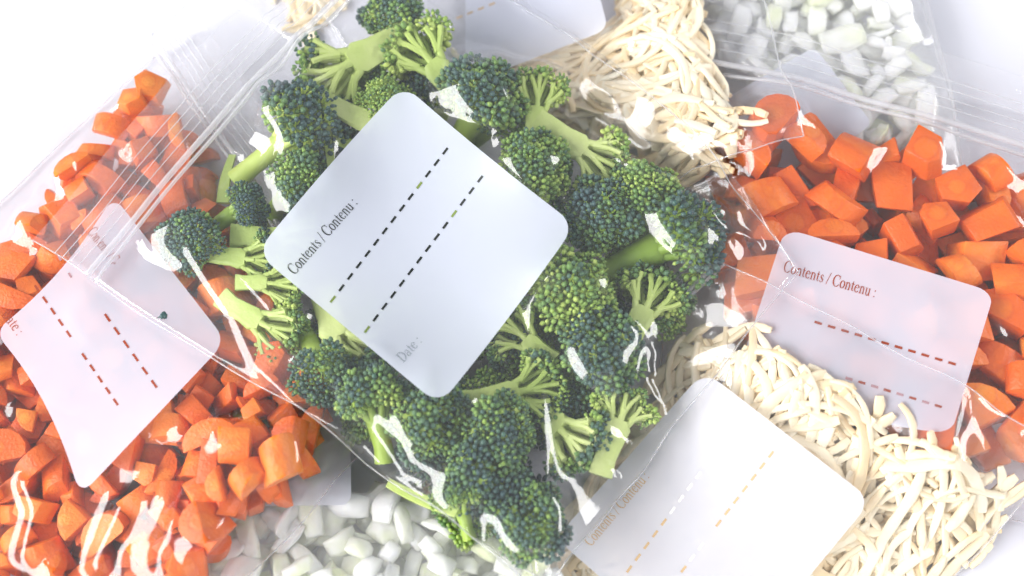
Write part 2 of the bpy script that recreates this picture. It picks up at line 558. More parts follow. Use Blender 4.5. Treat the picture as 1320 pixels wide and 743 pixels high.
def tube(path, radii, sides=8, cut=None, cap=True, flat=1.0):
    """a tapered tube along path (cm) as verts, faces; cut: keeps x below that value, giving a flat cut face"""
    path = [Vector(p) for p in path]
    V, F = [], []
    up = Vector((0.31, 0.77, 0.2))
    for i, p in enumerate(path):
        t = (path[min(i + 1, len(path) - 1)] - path[max(i - 1, 0)]).normalized()
        a = t.cross(up).normalized() if t.cross(up).length > 1e-4 else Vector((1, 0, 0))
        b = t.cross(a).normalized()
        for k in range(sides):
            an = 2 * math.pi * k / sides
            q = p + (a * math.cos(an) + b * math.sin(an) * flat) * radii[i]
            if cut is not None and q.x > cut:
                q.x = cut + (q.x - cut) * 0.02
            V.append(tuple(q))
    for i in range(len(path) - 1):
        for k in range(sides):
            F.append((i * sides + k, i * sides + (k + 1) % sides, (i + 1) * sides + (k + 1) % sides, (i + 1) * sides + k))
    if cap:
        F.append(tuple(reversed(range(sides))))
        F.append(tuple(range((len(path) - 1) * sides, len(path) * sides)))
    return V, F

def join(parts):
    V, F = [], []
    for v, f in parts:
        o = len(V)
        V += list(v); F += [tuple(i + o for i in q) for q in f]
    return V, F

def floret_meshes(seed, half, stalk_len, stalk_r, loose):
    """crown radius 1 about the origin, the stalk runs down -z"""
    r = random.Random(seed)
    nr = np.random.RandomState(seed)
    cut = 0.06 if half else None
    # sub-domes on a flattened dome
    cl = []
    tries = 0
    want = 0.26 if half else 0.36 if loose else 0.34
    while tries < 4000 and len(cl) < 70:
        tries += 1
        v = Vector((r.gauss(0, 1), r.gauss(0, 1), r.gauss(0, 1))).normalized()
        if v.z < -0.12:
            continue
        rad = r.uniform(0.54, 0.86) * (1 - 0.10 * max(0, v.z))
        c = v * rad
        c.z *= 0.82
        if half and c.x > 0.0:
            continue
        if all((c - k[0]).length > want for k in cl):
            cl.append((c, r.uniform(0.17, 0.25) if half else r.uniform(0.25, 0.35), v))
    stalk = []
    base = Vector((r.uniform(-.12, .12), r.uniform(-.12, .12), -stalk_len - 0.55))
    if half:
        base.x = -0.05
    fork = Vector((-0.05 if half else 0, 0, -0.62))
    pth = [base, base.lerp(fork, 0.35) + Vector((r.uniform(-.04, .04), r.uniform(-.04, .04), 0)), base.lerp(fork, 0.7), fork, fork + Vector((0, 0, 0.22))]
    stalk.append(tube(pth, [stalk_r * 1.08, stalk_r * 0.95, stalk_r * 0.98, stalk_r * 1.15, stalk_r * 0.7], 14, cut))
    # limbs: a few main arms that split into one twig per sub-dome
    arms = [Vector((math.cos(a) * .38, math.sin(a) * .38, -0.22)) for a in [i * 2 * math.pi / (11 if half else 7) for i in range(11 if half else 7)]] + [Vector((0, 0, -0.05))]
    for a in arms:
        if half and a.x > 0.05:
            continue
        stalk.append(tube([fork + Vector((0, 0, -0.12)) + a * 0.12, fork.lerp(a, 0.55) + Vector((a.x * .2, a.y * .2, -0.02)), a], [stalk_r * .6, stalk_r * (.30 if half else .42), stalk_r * (.24 if half else .34)], 8, cut))
    beads, tones = [], []
    for c, cr, v in cl:
        a = min(arms, key=lambda q: (q - c).length + (9 if half and q.x > 0.05 else 0))
        m = a.lerp(c, 0.5) + Vector((r.uniform(-.03, .03), r.uniform(-.03, .03), r.uniform(-.03, .03)))
        stalk.append(tube([a.lerp(fork, 0.25), m, c], [stalk_r * .26, 0.065, 0.075], 6, cut))
        # small stems and beads of this sub-dome
        k = int(cr * cr * (420 if half else 330))
        off = r.uniform(0, 6.28)
        ctone = r.uniform(-0.16, 0.26)
        cbr = r.uniform(0.78, 1.3)
        for i in range(k):
            ct = 1 - 1.25 * (i + 0.5) / k
            st = math.sqrt(max(0, 1 - ct * ct))
            an = off + i * 2.39996
            q = v.orthogonal().normalized()
            w = v.cross(q)
            dirv = v * ct + (q * math.cos(an) + w * math.sin(an)) * st
            rr = cr * r.uniform(0.86, 1.10) * (1.15 if loose else 1.0)
            p = c + dirv * rr
            if half and p.x > 0.05:
                continue
            br = r.uniform(0.040, 0.066) * cbr
            if r.random() < (0.5 if loose else 0.12):
                stalk.append(tube([c + dirv * rr * .3, p], [0.018, 0.022], 4, None, False))
            beads.append((p, br, dirv))
            rim = max(0.0, 1 - (p.z + 0.25) / 0.8)
            tones.append(min(1, max(0, 0.30 + ctone + r.gauss(0, 0.11) + 0.30 * rim * rim + (0.12 if ct < 0.1 else 0) + (0.14 if half else 0))))
    sv, sf = join(stalk)
    nb = len(beads)
    Pn = np.array([b[0] for b in beads]); Rn = np.array([b[1] for b in beads]); Dn = np.array([b[2] for b in beads])
    loc = ICO_V[None] * Rn[:, None, None]
    # stretch each bud outward a little
    loc = loc + Dn[:, None, :] * ((loc * Dn[:, None, :]).sum(-1, keepdims=True) * 0.35)
    V = (loc + Pn[:, None, :]).reshape(-1, 3)
    F = (ICO_F[None] + (np.arange(nb) * len(ICO_V))[:, None, None]).reshape(-1, 3)
    crown = mesh_np('crown', V, F, M['bud'])
    at = crown.attributes.new('tone', 'FLOAT', 'POINT')
    at.data.foreach_set('value', np.repeat(np.array(tones), len(ICO_V)).astype(np.float32))
    st = mesh_np('stalk', sv, sf, M['stalk_cut' if half else 'stalk'], sharp=50)
    # spheres that stand for the shape when it is dropped
    return st, crown

FLORET = {}
for i in range(8):
    FLORET['full', i] = (floret_meshes(100 + i, False, 0.9 + 0.1 * i, 0.24 + 0.015 * i, i % 4 == 3), 0.9 + 0.1 * i)
for i in range(4):
    FLORET['half', i] = (floret_meshes(200 + i, True, 0.9 + 0.25 * i, 0.26 + 0.03 * i, False), 0.9 + 0.25 * i)
for i in range(2):
    FLORET['loose', i] = (floret_meshes(300 + i, False, 1.4, 0.24, True), 1.4)

PXCM = 34.4
def spheres(H, items, sink):
    """height at which a set of spheres (offset xyz, radius), moved together, rests on H at each; returns z"""
    z = -1e9
    for (x, y, dz, r) in items:
        k = int(r / RES)
        ix, iy = int(round((x - GX0) / RES)), int(round((y - GY0) / RES))
        o = np.arange(-k, k + 1) * RES
        X, Y = np.meshgrid(o, o)
        q = r * r - X * X - Y * Y
        ok = q > 0
        Hw = H[iy - k:iy + k + 1, ix - k:ix + k + 1]
        z = max(z, float((Hw[ok] + np.sqrt(q[ok]) - dz).max()) if False else float(np.percentile(Hw[ok] + np.sqrt(q[ok]) - dz, sink)))
    return z

def stamp(H, items, z):
    for (x, y, dz, r) in items:
        k = int(r / RES)
        ix, iy = int(round((x - GX0) / RES)), int(round((y - GY0) / RES))
        o = np.arange(-k, k + 1) * RES
        X, Y = np.meshgrid(o, o)
        q = r * r - X * X - Y * Y
        top = np.where(q > 0, z + dz + np.sqrt(np.maximum(q, 0)), -1e9)
        w = (slice(iy - k, iy + k + 1), slice(ix - k, ix + k + 1))
        H[w] = np.maximum(H[w], top)

def floret(H, px, py, R, ang, elev, kind, var, label, roll=None, sink=93, cap=3.3, grp='broccoli florets in the top bag'):
    if kind == 'full':
        var = (px * 3 + py) % 8
    (st, cr), sl = FLORET[kind, var]
    rad = R * 1.04 / PXCM
    e, a = math.radians(elev), math.radians(ang)
    # axis points from stalk end to the top of the crown; picture angle: 0 right, 90 down, of the stalk as seen from the crown
    ax = Vector((-math.cos(a) * math.cos(e), math.sin(a) * math.cos(e), math.sin(e)))
    zx = ax
    # the cut side (+x of the mesh) looks up as far as it can
    upv = Vector((0, -0.3, 1.0))
    xx = (upv - zx * upv.dot(zx))
    if xx.length < 0.1:
        xx = zx.orthogonal()
    xx.normalize()
    if roll is not None:
        xx = Matrix.Rotation(math.radians(roll), 3, zx) @ xx
    elif kind != 'half':
        xx = Matrix.Rotation(random.Random(px * 7 + py).uniform(0, 6.28), 3, zx) @ xx
    yy = zx.cross(xx)
    Rm = Matrix((xx, yy, zx)).transposed()
    z = 2.0
    for _ in range(4):
        x, y = P(px, py, z)
        x, y = float(x), float(y)
        it = []
        for t, r in ((0.0, 0.72), (-0.9, 0.34), (-0.5 - sl * 0.6, 0.27), (-0.5 - sl, 0.27)):
            if kind == 'half' and t == 0.0:
                off = zx * 0.15 * rad - xx * 0.35 * rad; r = 0.55
            else:
                off = zx * t * rad
            it.append((x + off.x, y + off.y, off.z, max(r * rad, 0.25)))
        z = min(spheres(H, it, sink), cap)
    rs = random.Random(px + py * 3)
    scl = np.array([rad * rs.uniform(.9, 1.08), rad * rs.uniform(.9, 1.08), rad * rs.uniform(.9, 1.05)])
    Rn = np.array(Rm)
    T = np.full(H.shape, -1e9)
    for me_, st_ in ((cr, 5), (st, 1)):
        co = np.zeros(len(me_.vertices) * 3); me_.vertices.foreach_get('co', co)
        w = (co.reshape(-1, 3)[::st_] / CM * scl) @ Rn.T + np.array([x, y, z])
        ix = np.clip(np.round((w[:, 0] - GX0) / RES).astype(int), 0, NX - 1); iy = np.clip(np.round((w[:, 1] - GY0) / RES).astype(int), 0, NY - 1)
        np.maximum.at(T, (iy, ix), w[:, 2])
    H[:] = np.maximum(H, dilate(T, 1))
    root = obj('broccoli_floret', None, None, (x, y, z), label, 'broccoli', grp)
    root.empty_display_size = 0.005
    root.rotation_mode = 'QUATERNION'
    root.rotation_quaternion = Rm.to_quaternion()
    root.scale = tuple(scl)
    obj('stalk', st, root)
    c = obj('crown', cr, root, kind='stuff')
    return root

# ------------------------------------------------------------------ shreds of cheese
def shred_mesh(pts, w, t, seed):
    """a soft rectangular ribbon along pts (cm)"""
    r = random.Random(seed)
    prof = [(-1, -.6), (-.75, -1), (.75, -1), (1, -.6), (1, .6), (.75, 1), (-.75, 1), (-1, .6)]
    V, F = [], []
    n = len(pts)
    tw0, tw1 = r.uniform(-.5, .5), r.uniform(-.9, .9)
    for i in range(n):
        p = Vector(pts[i])
        tg = (Vector(pts[min(i + 1, n - 1)]) - Vector(pts[max(i - 1, 0)])).normalized()
        s = tg.cross(Vector((0, 0, 1))).normalized()
        u = s.cross(tg)
        tw = tw0 + (tw1 - tw0) * i / (n - 1)
        s2, u2 = s * math.cos(tw) + u * math.sin(tw), u * math.cos(tw) - s * math.sin(tw)
        k = 1.0 if 0 < i < n - 1 else 0.72
        k *= 1 + 0.10 * math.sin(i * 1.7 + seed)
        for a, b in prof:
            V.append(tuple(p + s2 * (a * w * .5 * k) + u2 * (b * t * .5 * k)))
    m = len(prof)
    for i in range(n - 1):
        for k in range(m):
            F.append((i * m + k, i * m + (k + 1) % m, (i + 1) * m + (k + 1) % m, (i + 1) * m + k))
    F.append(tuple(reversed(range(m)))); F.append(tuple(range((n - 1) * m, n * m)))
    return V, F

def shred_path(poly, H, H0, rng, zhint, length, w, t):
    for _ in range(40):
        px, py = pick(poly, rng)
        a = rng.uniform(0, 2 * math.pi)
        cur = rng.gauss(0, 0.07); dcur = rng.gauss(0, 0.012)
        x, y, z0 = put(px, py, H0, zhint)
        n = max(6, int(length / 0.28))
        pts = []
        for i in range(n):
            pts.append((x, y))
            a += cur * 0.9; cur += dcur + rng.gauss(0, 0.035)
            cur = max(-.22, min(.22, cur))
            x += math.cos(a) * 0.28; y += math.sin(a) * 0.28
        qx, qy = Q(np.array([p[0] for p in pts]), np.array([p[1] for p in pts]), z0)
        if inside(poly, qx, qy).all():
            break
    X = np.array([p[0] for p in pts]); Y = np.array([p[1] for p in pts])
    z = (sample(H, X, Y) * 2 + sample(H, X + .12, Y) + sample(H, X, Y + .12)) / 4 + t * .5
    # stiff strand: soft upper envelope, partly sunk into the heap
    for _ in range(6):
        zz = z.copy(); zz[1:-1] = (z[:-2] + z[2:]) / 2
        zz[0] = z[1] * 2 - z[2] if n > 3 else z[0]; zz[-1] = z[-2] * 2 - z[-3]
        z = z * 0.5 + zz * 0.5
    z = np.maximum(z - 0.10, sample(H0, X, Y) + t * .5)
    return X, Y, z

def stamp_path(H, X, Y, z, w, t):
    for i in range(len(X)):
        for f in ((0, .5) if i < len(X) - 1 else (0,)):
            x, y, h = (A[i] * (1 - f) + (A[min(i + 1, len(A) - 1)]) * f for A in (X, Y, z))
            k = max(1, int(w * .5 / RES))
            ix, iy = int(round((x - GX0) / RES)), int(round((y - GY0) / RES))
            win = (slice(iy - k, iy + k + 1), slice(ix - k, ix + k + 1))
            H[win] = np.maximum(H[win], h + t * .5)

def cheese(poly, H, rng, n_mass, n_single, zhint, where, group, massname, masslabel, hide=None):
    parts = []
    H0 = blur(H, 6)
    for i in range(n_mass):
        w, t = rng.uniform(.28, .40), rng.uniform(.16, .24)
        X, Y, z = shred_path(poly, H, H0, rng, zhint, rng.uniform(1.8, 4.0), w, t)
        stamp_path(H, X, Y, z, w, t)
        parts.append(shred_mesh(list(zip(X, Y, z)), w, t, i))
    for i in range(n_single):
        w, t = rng.choice([rng.uniform(.19, .28), rng.uniform(.28, .44)]), rng.uniform(.11, .20)
        ln = rng.choice([rng.uniform(1.5, 3.0), rng.uniform(3.0, 5.0), rng.uniform(4.5, 7.5)])
        X, Y, z = shred_path(poly, H, H0, rng, zhint, ln, w, t)
        stamp_path(H, X, Y, z, w, t)
        qx, qy = Q(X, Y, z)
        if hide and inside(hide, qx, qy).mean() > .8 or (qy > 760).mean() > .8 or (qy < -15).mean() > .8:
            parts.append(shred_mesh(list(zip(X, Y, z)), w, t, i))      # covered by the label or out of view
            continue
        c = (float(X.mean()), float(Y.mean()), float(z.mean()))
        V, F = shred_mesh([(a - c[0], b - c[1], d - c[2]) for a, b, d in zip(X, Y, z)], w, t, i + 1000)
        obj('cheese_shred', mesh_np('cheese_shred', V, F, M['cheese'], sharp=60), None, c, where(float(qx.mean()), float(qy.mean()), ln), 'cheese', group)
    V, F = join(parts)
    obj(massname, mesh_np(massname, V, F, M['cheese'], sharp=60), None, (0, 0, 0), masslabel, 'cheese', None, 'stuff')

# ------------------------------------------------------------------ bag film draped over what lies inside
def rows(X, a, b):
    return X[a:b]

def solve(X, pin, Lu, Lv, H, iters, g, eps, comp=0.35, bend=0.12):
    """position based cloth on a lattice X (n,m,3): rest lengths Lu, Lv (arrays), heap H below"""
    prev = X.copy()
    fix = X.copy()
    def con(a, b, L, kc):
        d = b - a
        l = np.sqrt((d * d).sum(-1)) + 1e-9
        s = 1 - L / l
        s = np.where(s < 0, s * kc, s) * 0.5
        c = d * s[..., None]
        a += c; b -= c
    nu, nv = X.shape[0], X.shape[1]
    Ld = np.sqrt(Lu[:, :-1] ** 2 + Lv[:-1, :] ** 2)
    for it in range(iters):
        vel = (X - prev) * 0.90
        prev = X.copy()
        X += vel
        X[..., 2] -= g
        for p in (0, 1):
            con(X[p:nu - 1:2], X[p + 1:nu:2], Lu[p::2], comp)
        for p in (0, 1):
            con(X[:, p:nv - 1:2], X[:, p + 1:nv:2], Lv[:, p::2], comp)
        for p in (0, 1):
            con(X[p:nu - 1:2, :-1], X[p + 1:nu:2, 1:], Ld[p::2], comp * .6)
            con(X[p:nu - 1:2, 1:], X[p + 1:nu:2, :-1], Ld[p::2], comp * .6)
        if bend:
            for p in (0, 1, 2, 3):
                a, b = X[p:nu - 2:4], X[p + 2:nu:4]
                k = min(len(a), len(b))
                m = (X[p:nu - 2:4][:k] + X[p + 2:nu:4][:k]) * .5 - X[p + 1:nu - 1:4][:k]
                X[p + 1:nu - 1:4][:k] += m * bend
                a, b = X[:, p:nv - 2:4], X[:, p + 2:nv:4]
                k = min(a.shape[1], b.shape[1])
                m = (a[:, :k] + b[:, :k]) * .5 - X[:, p + 1:nv - 1:4][:, :k]
                X[:, p + 1:nv - 1:4][:, :k] += m * bend
        h = sample(H, X[..., 0], X[..., 1]) + eps
        low = X[..., 2] < h
        X[..., 2] = np.where(low, h, X[..., 2])
        # friction on contact
        for c in (0, 1):
            X[..., c] = np.where(low, prev[..., c] * .6 + X[..., c] * .4, X[..., c])
        X[pin] = fix[pin]
    return X

def up2(X):
    n, m = X.shape[0], X.shape[1]
    Y = np.zeros((2 * n - 1, m) + X.shape[2:])
    Y[::2] = X; Y[1::2] = (X[:-1] + X[1:]) / 2
    Z = np.zeros((2 * n - 1, 2 * m - 1) + X.shape[2:])
    Z[:, ::2] = Y; Z[:, 1::2] = (Y[:, :-1] + Y[:, 1:]) / 2
    return Z

def membrane(F, it, r):
    E = F.copy()
    for _ in range(it):
        E = np.maximum(blur(E, r, 1), F)
    return blur(E, 1, 1)

def edge_curve(a, b, bow, n, nr, wob=0.10):
    t = np.linspace(0, 1, n)[:, None]
    a, b = np.array(a), np.array(b)
    d = b - a
    nrm = np.array([-d[1], d[0]]) / np.hypot(*d)
    ph = nr.uniform(0, 6.28, 3)
    w = sum(np.sin(t * f + p) * am for f, p, am in zip((7, 13, 24), ph, (wob, wob * .6, wob * .35)))
    return a + d * t + nrm * (bow * 4 * t * (1 - t) + w * np.sin(np.pi * t) ** .5)

def drape(name, quad, bows, H, Gb, spacing, slack, seed, lip, iters=(90, 70), creases=(), air=0.93):
    """quad: picture points of zip-left, zip-right, bottom-right, bottom-left corners of the bag; u runs along the zip, v away from it"""
    nr = np.random.RandomState(seed)
    H = dilate(H, 1)
    Hreal = blur(dilate(H, 4), 3, 2)
    H = np.maximum(H, H * (1 - air) + air * membrane(H, 30, 9))
    cs = [put(px, py, Gb, 0.1)[:2] for px, py in quad]
    A, B, C_, D = cs
    lu = max(math.dist(A, B), math.dist(D, C_)); lv = max(math.dist(A, D), math.dist(B, C_))
    nu, nv = int(lu / spacing / 2) + 1, int(lv / spacing / 2) + 1
    e_t, e_b = edge_curve(A, B, bows[0], nu, nr), edge_curve(D, C_, bows[2], nu, nr)
    e_l, e_r = edge_curve(A, D, bows[3], nv, nr), edge_curve(B, C_, bows[1], nv, nr)
    u = np.linspace(0, 1, nu)[:, None, None]; v = np.linspace(0, 1, nv)[None, :, None]
    XY = ((1 - v) * e_t[:, None] + v * e_b[:, None] + (1 - u) * e_l[None] + u * e_r[None]
          - ((1 - u) * (1 - v) * np.array(A) + u * (1 - v) * np.array(B) + u * v * np.array(C_) + (1 - u) * v * np.array(D)))
    Hs = np.maximum(blur(dilate(H, 6), 8), H)
    z = sample(Hs, XY[..., 0], XY[..., 1]) + 0.25 + nr.uniform(0, .1, (nu, nv))
    X = np.concatenate([XY, z[..., None]], -1)
    pin = np.zeros((nu, nv), bool)
    pin[0] = pin[-1] = True; pin[:, 0] = pin[:, -1] = True
    nl = max(1, int(round(lip / (spacing * 2))))
    zg = sample(Gb, XY[..., 0], XY[..., 1]) + 0.10
    # the edges rest on what lies below
    zsm = zg.copy()
    for _ in range(20):
        zsm[1:-1] = np.maximum(zg[1:-1], (zsm[:-2] + zsm[2:]) / 2 * .5 + zsm[1:-1] * .5)
        zsm[:, 1:-1] = np.maximum(zg[:, 1:-1], (zsm[:, :-2] + zsm[:, 2:]) / 2 * .5 + zsm[:, 1:-1] * .5)
    # the zip and the lip above it are stiff: a gently curved band
    band = zsm[:, :nl + 1].max(1)
    hb = sample(H, XY[:, :nl + 1, 0], XY[:, :nl + 1, 1]).max(1) + 0.08
    band = np.maximum(band, hb)
    k = max(2, nu // 10)
    bd = np.pad(band, k, mode='edge')
    bd = np.array([bd[i:i + 2 * k + 1].max() for i in range(nu)])
    for _ in range(4):
        bp_ = np.pad(bd, k, mode='edge')
        bd = np.array([bp_[i:i + 2 * k + 1].mean() for i in range(nu)])
    band = np.maximum(bd, band)
    lipw = np.clip(np.linspace(1.0, 1.0, nl + 1), 0, 1)[None]
    zsm[:, :nl + 1] = band[:, None]
    pin[:, :nl + 1] = True
    X[pin, 2] = zsm[pin]
    Lu = np.sqrt(((XY[1:] - XY[:-1]) ** 2).sum(-1)) * (1 + slack)
    Lv = np.sqrt(((XY[:, 1:] - XY[:, :-1]) ** 2).sum(-1)) * (1 + slack)
    # the lip above the zip is stiff and lies flat: no slack there
    Lu[:, :nl + 1] /= (1 + slack * .8); Lv[:, :nl + 1] /= (1 + slack * .8)
    X = solve(X, pin, Lu, Lv, H, iters[0], 0.010, 0.05)
    X = up2(X); pinf = np.zeros(X.shape[:2], bool); pinf[0] = pinf[-1] = True; pinf[:, 0] = pinf[:, -1] = True; pinf[:, :2 * nl + 1] = True
    Lu2 = up2(Lu)[:, :]; Lu2 = np.repeat(np.repeat(Lu, 2, 0), 2, 1)[:, :X.shape[1]] * .5
    if Lu2.shape[1] < X.shape[1]:
        Lu2 = np.concatenate([Lu2, Lu2[:, -1:]], 1)
    Lv2 = np.repeat(np.repeat(Lv, 2, 0), 2, 1)[:X.shape[0]] * .5
    if Lv2.shape[0] < X.shape[0]:
        Lv2 = np.concatenate([Lv2, Lv2[-1:]], 0)
    X[1:-1, 1:-1, 2] += nr.uniform(-.01, .01, X[1:-1, 1:-1, 2].shape)
    X = solve(X, pinf, Lu2, Lv2, H, iters[1], 0.006, 0.04)
    # real folds of the film: narrow ridges standing up along given lines
    for line, wid, hgt in creases:
        qx, qy = Q(X[..., 0], X[..., 1], X[..., 2])
        best = np.full(qx.shape, 1e9); along = np.zeros(qx.shape)
        tot = sum(math.dist(line[i], line[i + 1]) for i in range(len(line) - 1)); acc = 0
        for (x0, y0), (x1, y1) in zip(line[:-1], line[1:]):
            dx, dy = x1 - x0, y1 - y0
            L2 = dx * dx + dy * dy
            t = np.clip(((qx - x0) * dx + (qy - y0) * dy) / L2, 0, 1)
            dd = np.hypot(qx - x0 - t * dx, qy - y0 - t * dy)
            al = (acc + t * math.sqrt(L2)) / tot
            along = np.where(dd < best, al, along); best = np.minimum(best, dd)
            acc += math.sqrt(L2)
        fade = np.clip(np.minimum(along, 1 - along) * 12, 0, 1)
        wgt = (np.exp(-(best / (2.4 * wid)) ** 2) * fade)[1:-1, 1:-1]
        Zs = X[..., 2]
        for _ in range(60):
            av = (Zs[:-2, 1:-1] + Zs[2:, 1:-1] + Zs[1:-1, :-2] + Zs[1:-1, 2:]) * .25
            Zs[1:-1, 1:-1] += (av - Zs[1:-1, 1:-1]) * wgt * .9
        X[..., 2] = np.maximum(Zs, sample(Hreal, X[..., 0], X[..., 1]) + .02)
        b_ = np.sqrt(best ** 2 + (wid * .12) ** 2)
        X[..., 2] += hgt * np.clip(1.12 - b_ / wid, 0, 1) ** 1.25 * fade
    S = X.copy()
    for _ in range(5):
        S[1:-1, 1:-1] = S[1:-1, 1:-1] * .5 + (S[:-2, 1:-1] + S[2:, 1:-1] + S[1:-1, :-2] + S[1:-1, 2:]) * .125
    S[..., 2] = np.maximum(S[..., 2], sample(Hreal, S[..., 0], S[..., 1]) + 0.015)
    return S, nl * 2

def raise_to(F, X):
    """lift the height field F to the top of film X"""
    Y = up2(X)
    ix = np.round((Y[..., 0] - GX0) / RES).astype(int).ravel(); iy = np.round((Y[..., 1] - GY0) / RES).astype(int).ravel()
    ok = (ix >= 0) & (ix < NX) & (iy >= 0) & (iy < NY)
    T = np.full(F.shape, -1e9)
    np.maximum.at(T, (iy[ok], ix[ok]), Y[..., 2].ravel()[ok])
    Dl = dilate(T, 1)
    T = np.where(T > -1e8, T, Dl)
    return np.maximum(F, T)

def grid_faces(n, m, off=0):
    idx = np.arange(n * m).reshape(n, m) + off
    return np.stack([idx[:-1, :-1], idx[1:, :-1], idx[1:, 1:], idx[:-1, 1:]], -1).reshape(-1, 4)

def strip_tube(pts, r, sides=6):
    return tube([tuple(p) for p in pts], [r] * len(pts), sides)

def bag_objects(X, nl, Gb, label, film='film', seam_r=0.03):
    n, m = X.shape[:2]
    c = (float(X[..., 0].mean()), float(X[..., 1].mean()), float(X[..., 2].min()))
    C3 = np.array(c)
    root = obj('freezer_bag', None, None, c, label, 'freezer bag', 'clear zip freezer bags in the pile')
    root.empty_display_size = 0.01
    B = X[::2, ::2].copy()
    zb = sample(Gb, B[..., 0], B[..., 1]) + 0.03
    B[1:-1, 1:-1, 2] = np.minimum(zb, B[..., 2] - 0.03)[1:-1, 1:-1]
    V = np.concatenate([X.reshape(-1, 3), B.reshape(-1, 3)]) - C3
    f1 = grid_faces(n, m); f2 = grid_faces(B.shape[0], B.shape[1], n * m)[:, ::-1]
    lipf = (np.arange(len(f1)) % (m - 1)) < nl
    fm = np.concatenate([np.where(lipf, 2, 0), np.ones(len(f2), int)])
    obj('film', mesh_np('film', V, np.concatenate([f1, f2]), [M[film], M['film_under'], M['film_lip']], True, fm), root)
    # welded side and bottom seams
    for line in (X[0, :], X[-1, :], X[:, -1]):
        v, f = strip_tube(line[::2] - C3 + np.array([0, 0, 0.01]), seam_r, 5)
        obj('seam', mesh_np('seam', v, f, M['seam']), root)
    # zip: two interlocking tracks and the ribbed grip on the lip
    for k, r in ((nl, 0.115), (nl + max(2, int(nl * .16)), 0.075)):
        line = X[:, k] - C3 + np.array([0, 0, 0.05])
        for _ in range(10):
            line[1:-1] = line[1:-1] * .5 + (line[:-2] + line[2:]) * .25
        v, f = strip_tube(line, r, 8)
        obj('zip_track', mesh_np('zip_track', v, f, M['zip']), root)
    parts = []
    for k in np.linspace(nl * .40, nl * .80, 4):
        k0 = int(k); fr = k - k0
        line = X[:, k0] * (1 - fr) + X[:, k0 + 1] * fr - C3 + np.array([0, 0, 0.015])
        parts.append(strip_tube(line[::2], 0.018, 5))
    v, f = join(parts)
    obj('ribbed_grip', mesh_np('ribbed_grip', v, f, M['zip']), root)
    return root, C3

# ------------------------------------------------------------------ labels and their writing
def ell(cx, cy, rx, ry, a0, a1, wt, wn, n=20):
    out = []
    for i in range(n + 1):
        a = math.radians(a0 + (a1 - a0) * i / n)
        out.append((cx + rx * math.cos(a), cy + ry * math.sin(a), wn + (wt - wn) * abs(math.cos(a)) ** 1.2))
    return out
def ln(x0, y0, x1, y1, w):
    return [(x0, y0, w), ((x0 + x1) / 2, (y0 + y1) / 2, w), (x1, y1, w)]
GLYPH = {
    'C': (0.80, [ell(.42, .5, .36, .50, 48, 318, .13, .045), ln(.68, .66, .70, .99, .035), ln(.67, .17, .74, .24, .03)]),
    'o': (0.56, [ell(.27, .33, .22, .32, 0, 360, .12, .04)]),
    'n': (0.60, [ln(.13, 0, .13, .62, .10), ell(.29, .40, .17, .23, 170, 5, .09, .07, 10), ln(.46, 0, .46, .42, .10), ln(.02, .015, .24, .015, .03), ln(.35, .015, .57, .015, .03), ln(.03, .60, .13, .62, .035)]),
    't': (0.38, [[(.16, .86, .05), (.16, .5, .10), (.16, .14, .10), (.22, .03, .06), (.34, .06, .03)], ln(.02, .62, .34, .62, .04)]),
    'e': (0.52, [ell(.26, .33, .21, .32, 20, 325, .11, .045), ln(.08, .40, .45, .40, .035)]),
    's': (0.44, [[(.36, .50, .03), (.30, .63, .04), (.19, .65, .05), (.08, .54, .08), (.12, .42, .10), (.26, .31, .11), (.35, .19, .09), (.30, .05, .05), (.18, .0, .04), (.06, .05, .04), (.05, .18, .03)]]),
    'u': (0.60, [ln(.13, .63, .13, .22, .10), ell(.29, .22, .16, .21, 180, 350, .09, .07, 10), ln(.46, .63, .46, 0, .10), ln(.02, .62, .16, .62, .03), ln(.35, .62, .49, .62, .03), ln(.46, .015, .58, .015, .03)]),
    '/': (0.36, [ln(.02, -.06, .30, 1.02, .05)]),
    ':': (0.30, [ell(.16, .06, .035, .035, 0, 360, .07, .07, 8), ell(.16, .56, .035, .035, 0, 360, .07, .07, 8)]),
    'D': (0.82, [ln(.17, 0, .17, .98, .12), ell(.26, .49, .46, .47, -90, 90, .13, .045), ln(.03, .015, .30, .015, .03), ln(.03, .965, .30, .965, .03)]),
    'a': (0.52, [[(.06, .50, .06), (.12, .61, .05), (.24, .65, .05), (.36, .56, .09), (.37, .3, .10), (.37, .10, .10), (.43, .02, .05), (.50, .06, .03)], ell(.21, .18, .15, .17, 60, 330, .09, .05, 14)]),
    ' ': (0.26, []),
}
def text_quads(txt):
    """quads of a line of writing, cap height 1, as a list of (4 points) and its width"""
    x, out = 0.0, []
    for ch in txt:
        w, strokes = GLYPH[ch]
        for st in strokes:
            for i in range(len(st) - 1):
                (x0, y0, w0), (x1, y1, w1) = st[i], st[i + 1]
                L = math.hypot(x1 - x0, y1 - y0) or 1e-6
                nx, ny = -(y1 - y0) / L * .5, (x1 - x0) / L * .5
                out.append([(x + x0 + nx * w0, y0 + ny * w0), (x + x0 - nx * w0, y0 - ny * w0), (x + x1 - nx * w1, y1 - ny * w1), (x + x1 + nx * w1, y1 + ny * w1)])
        x += w + 0.03
    return out, x

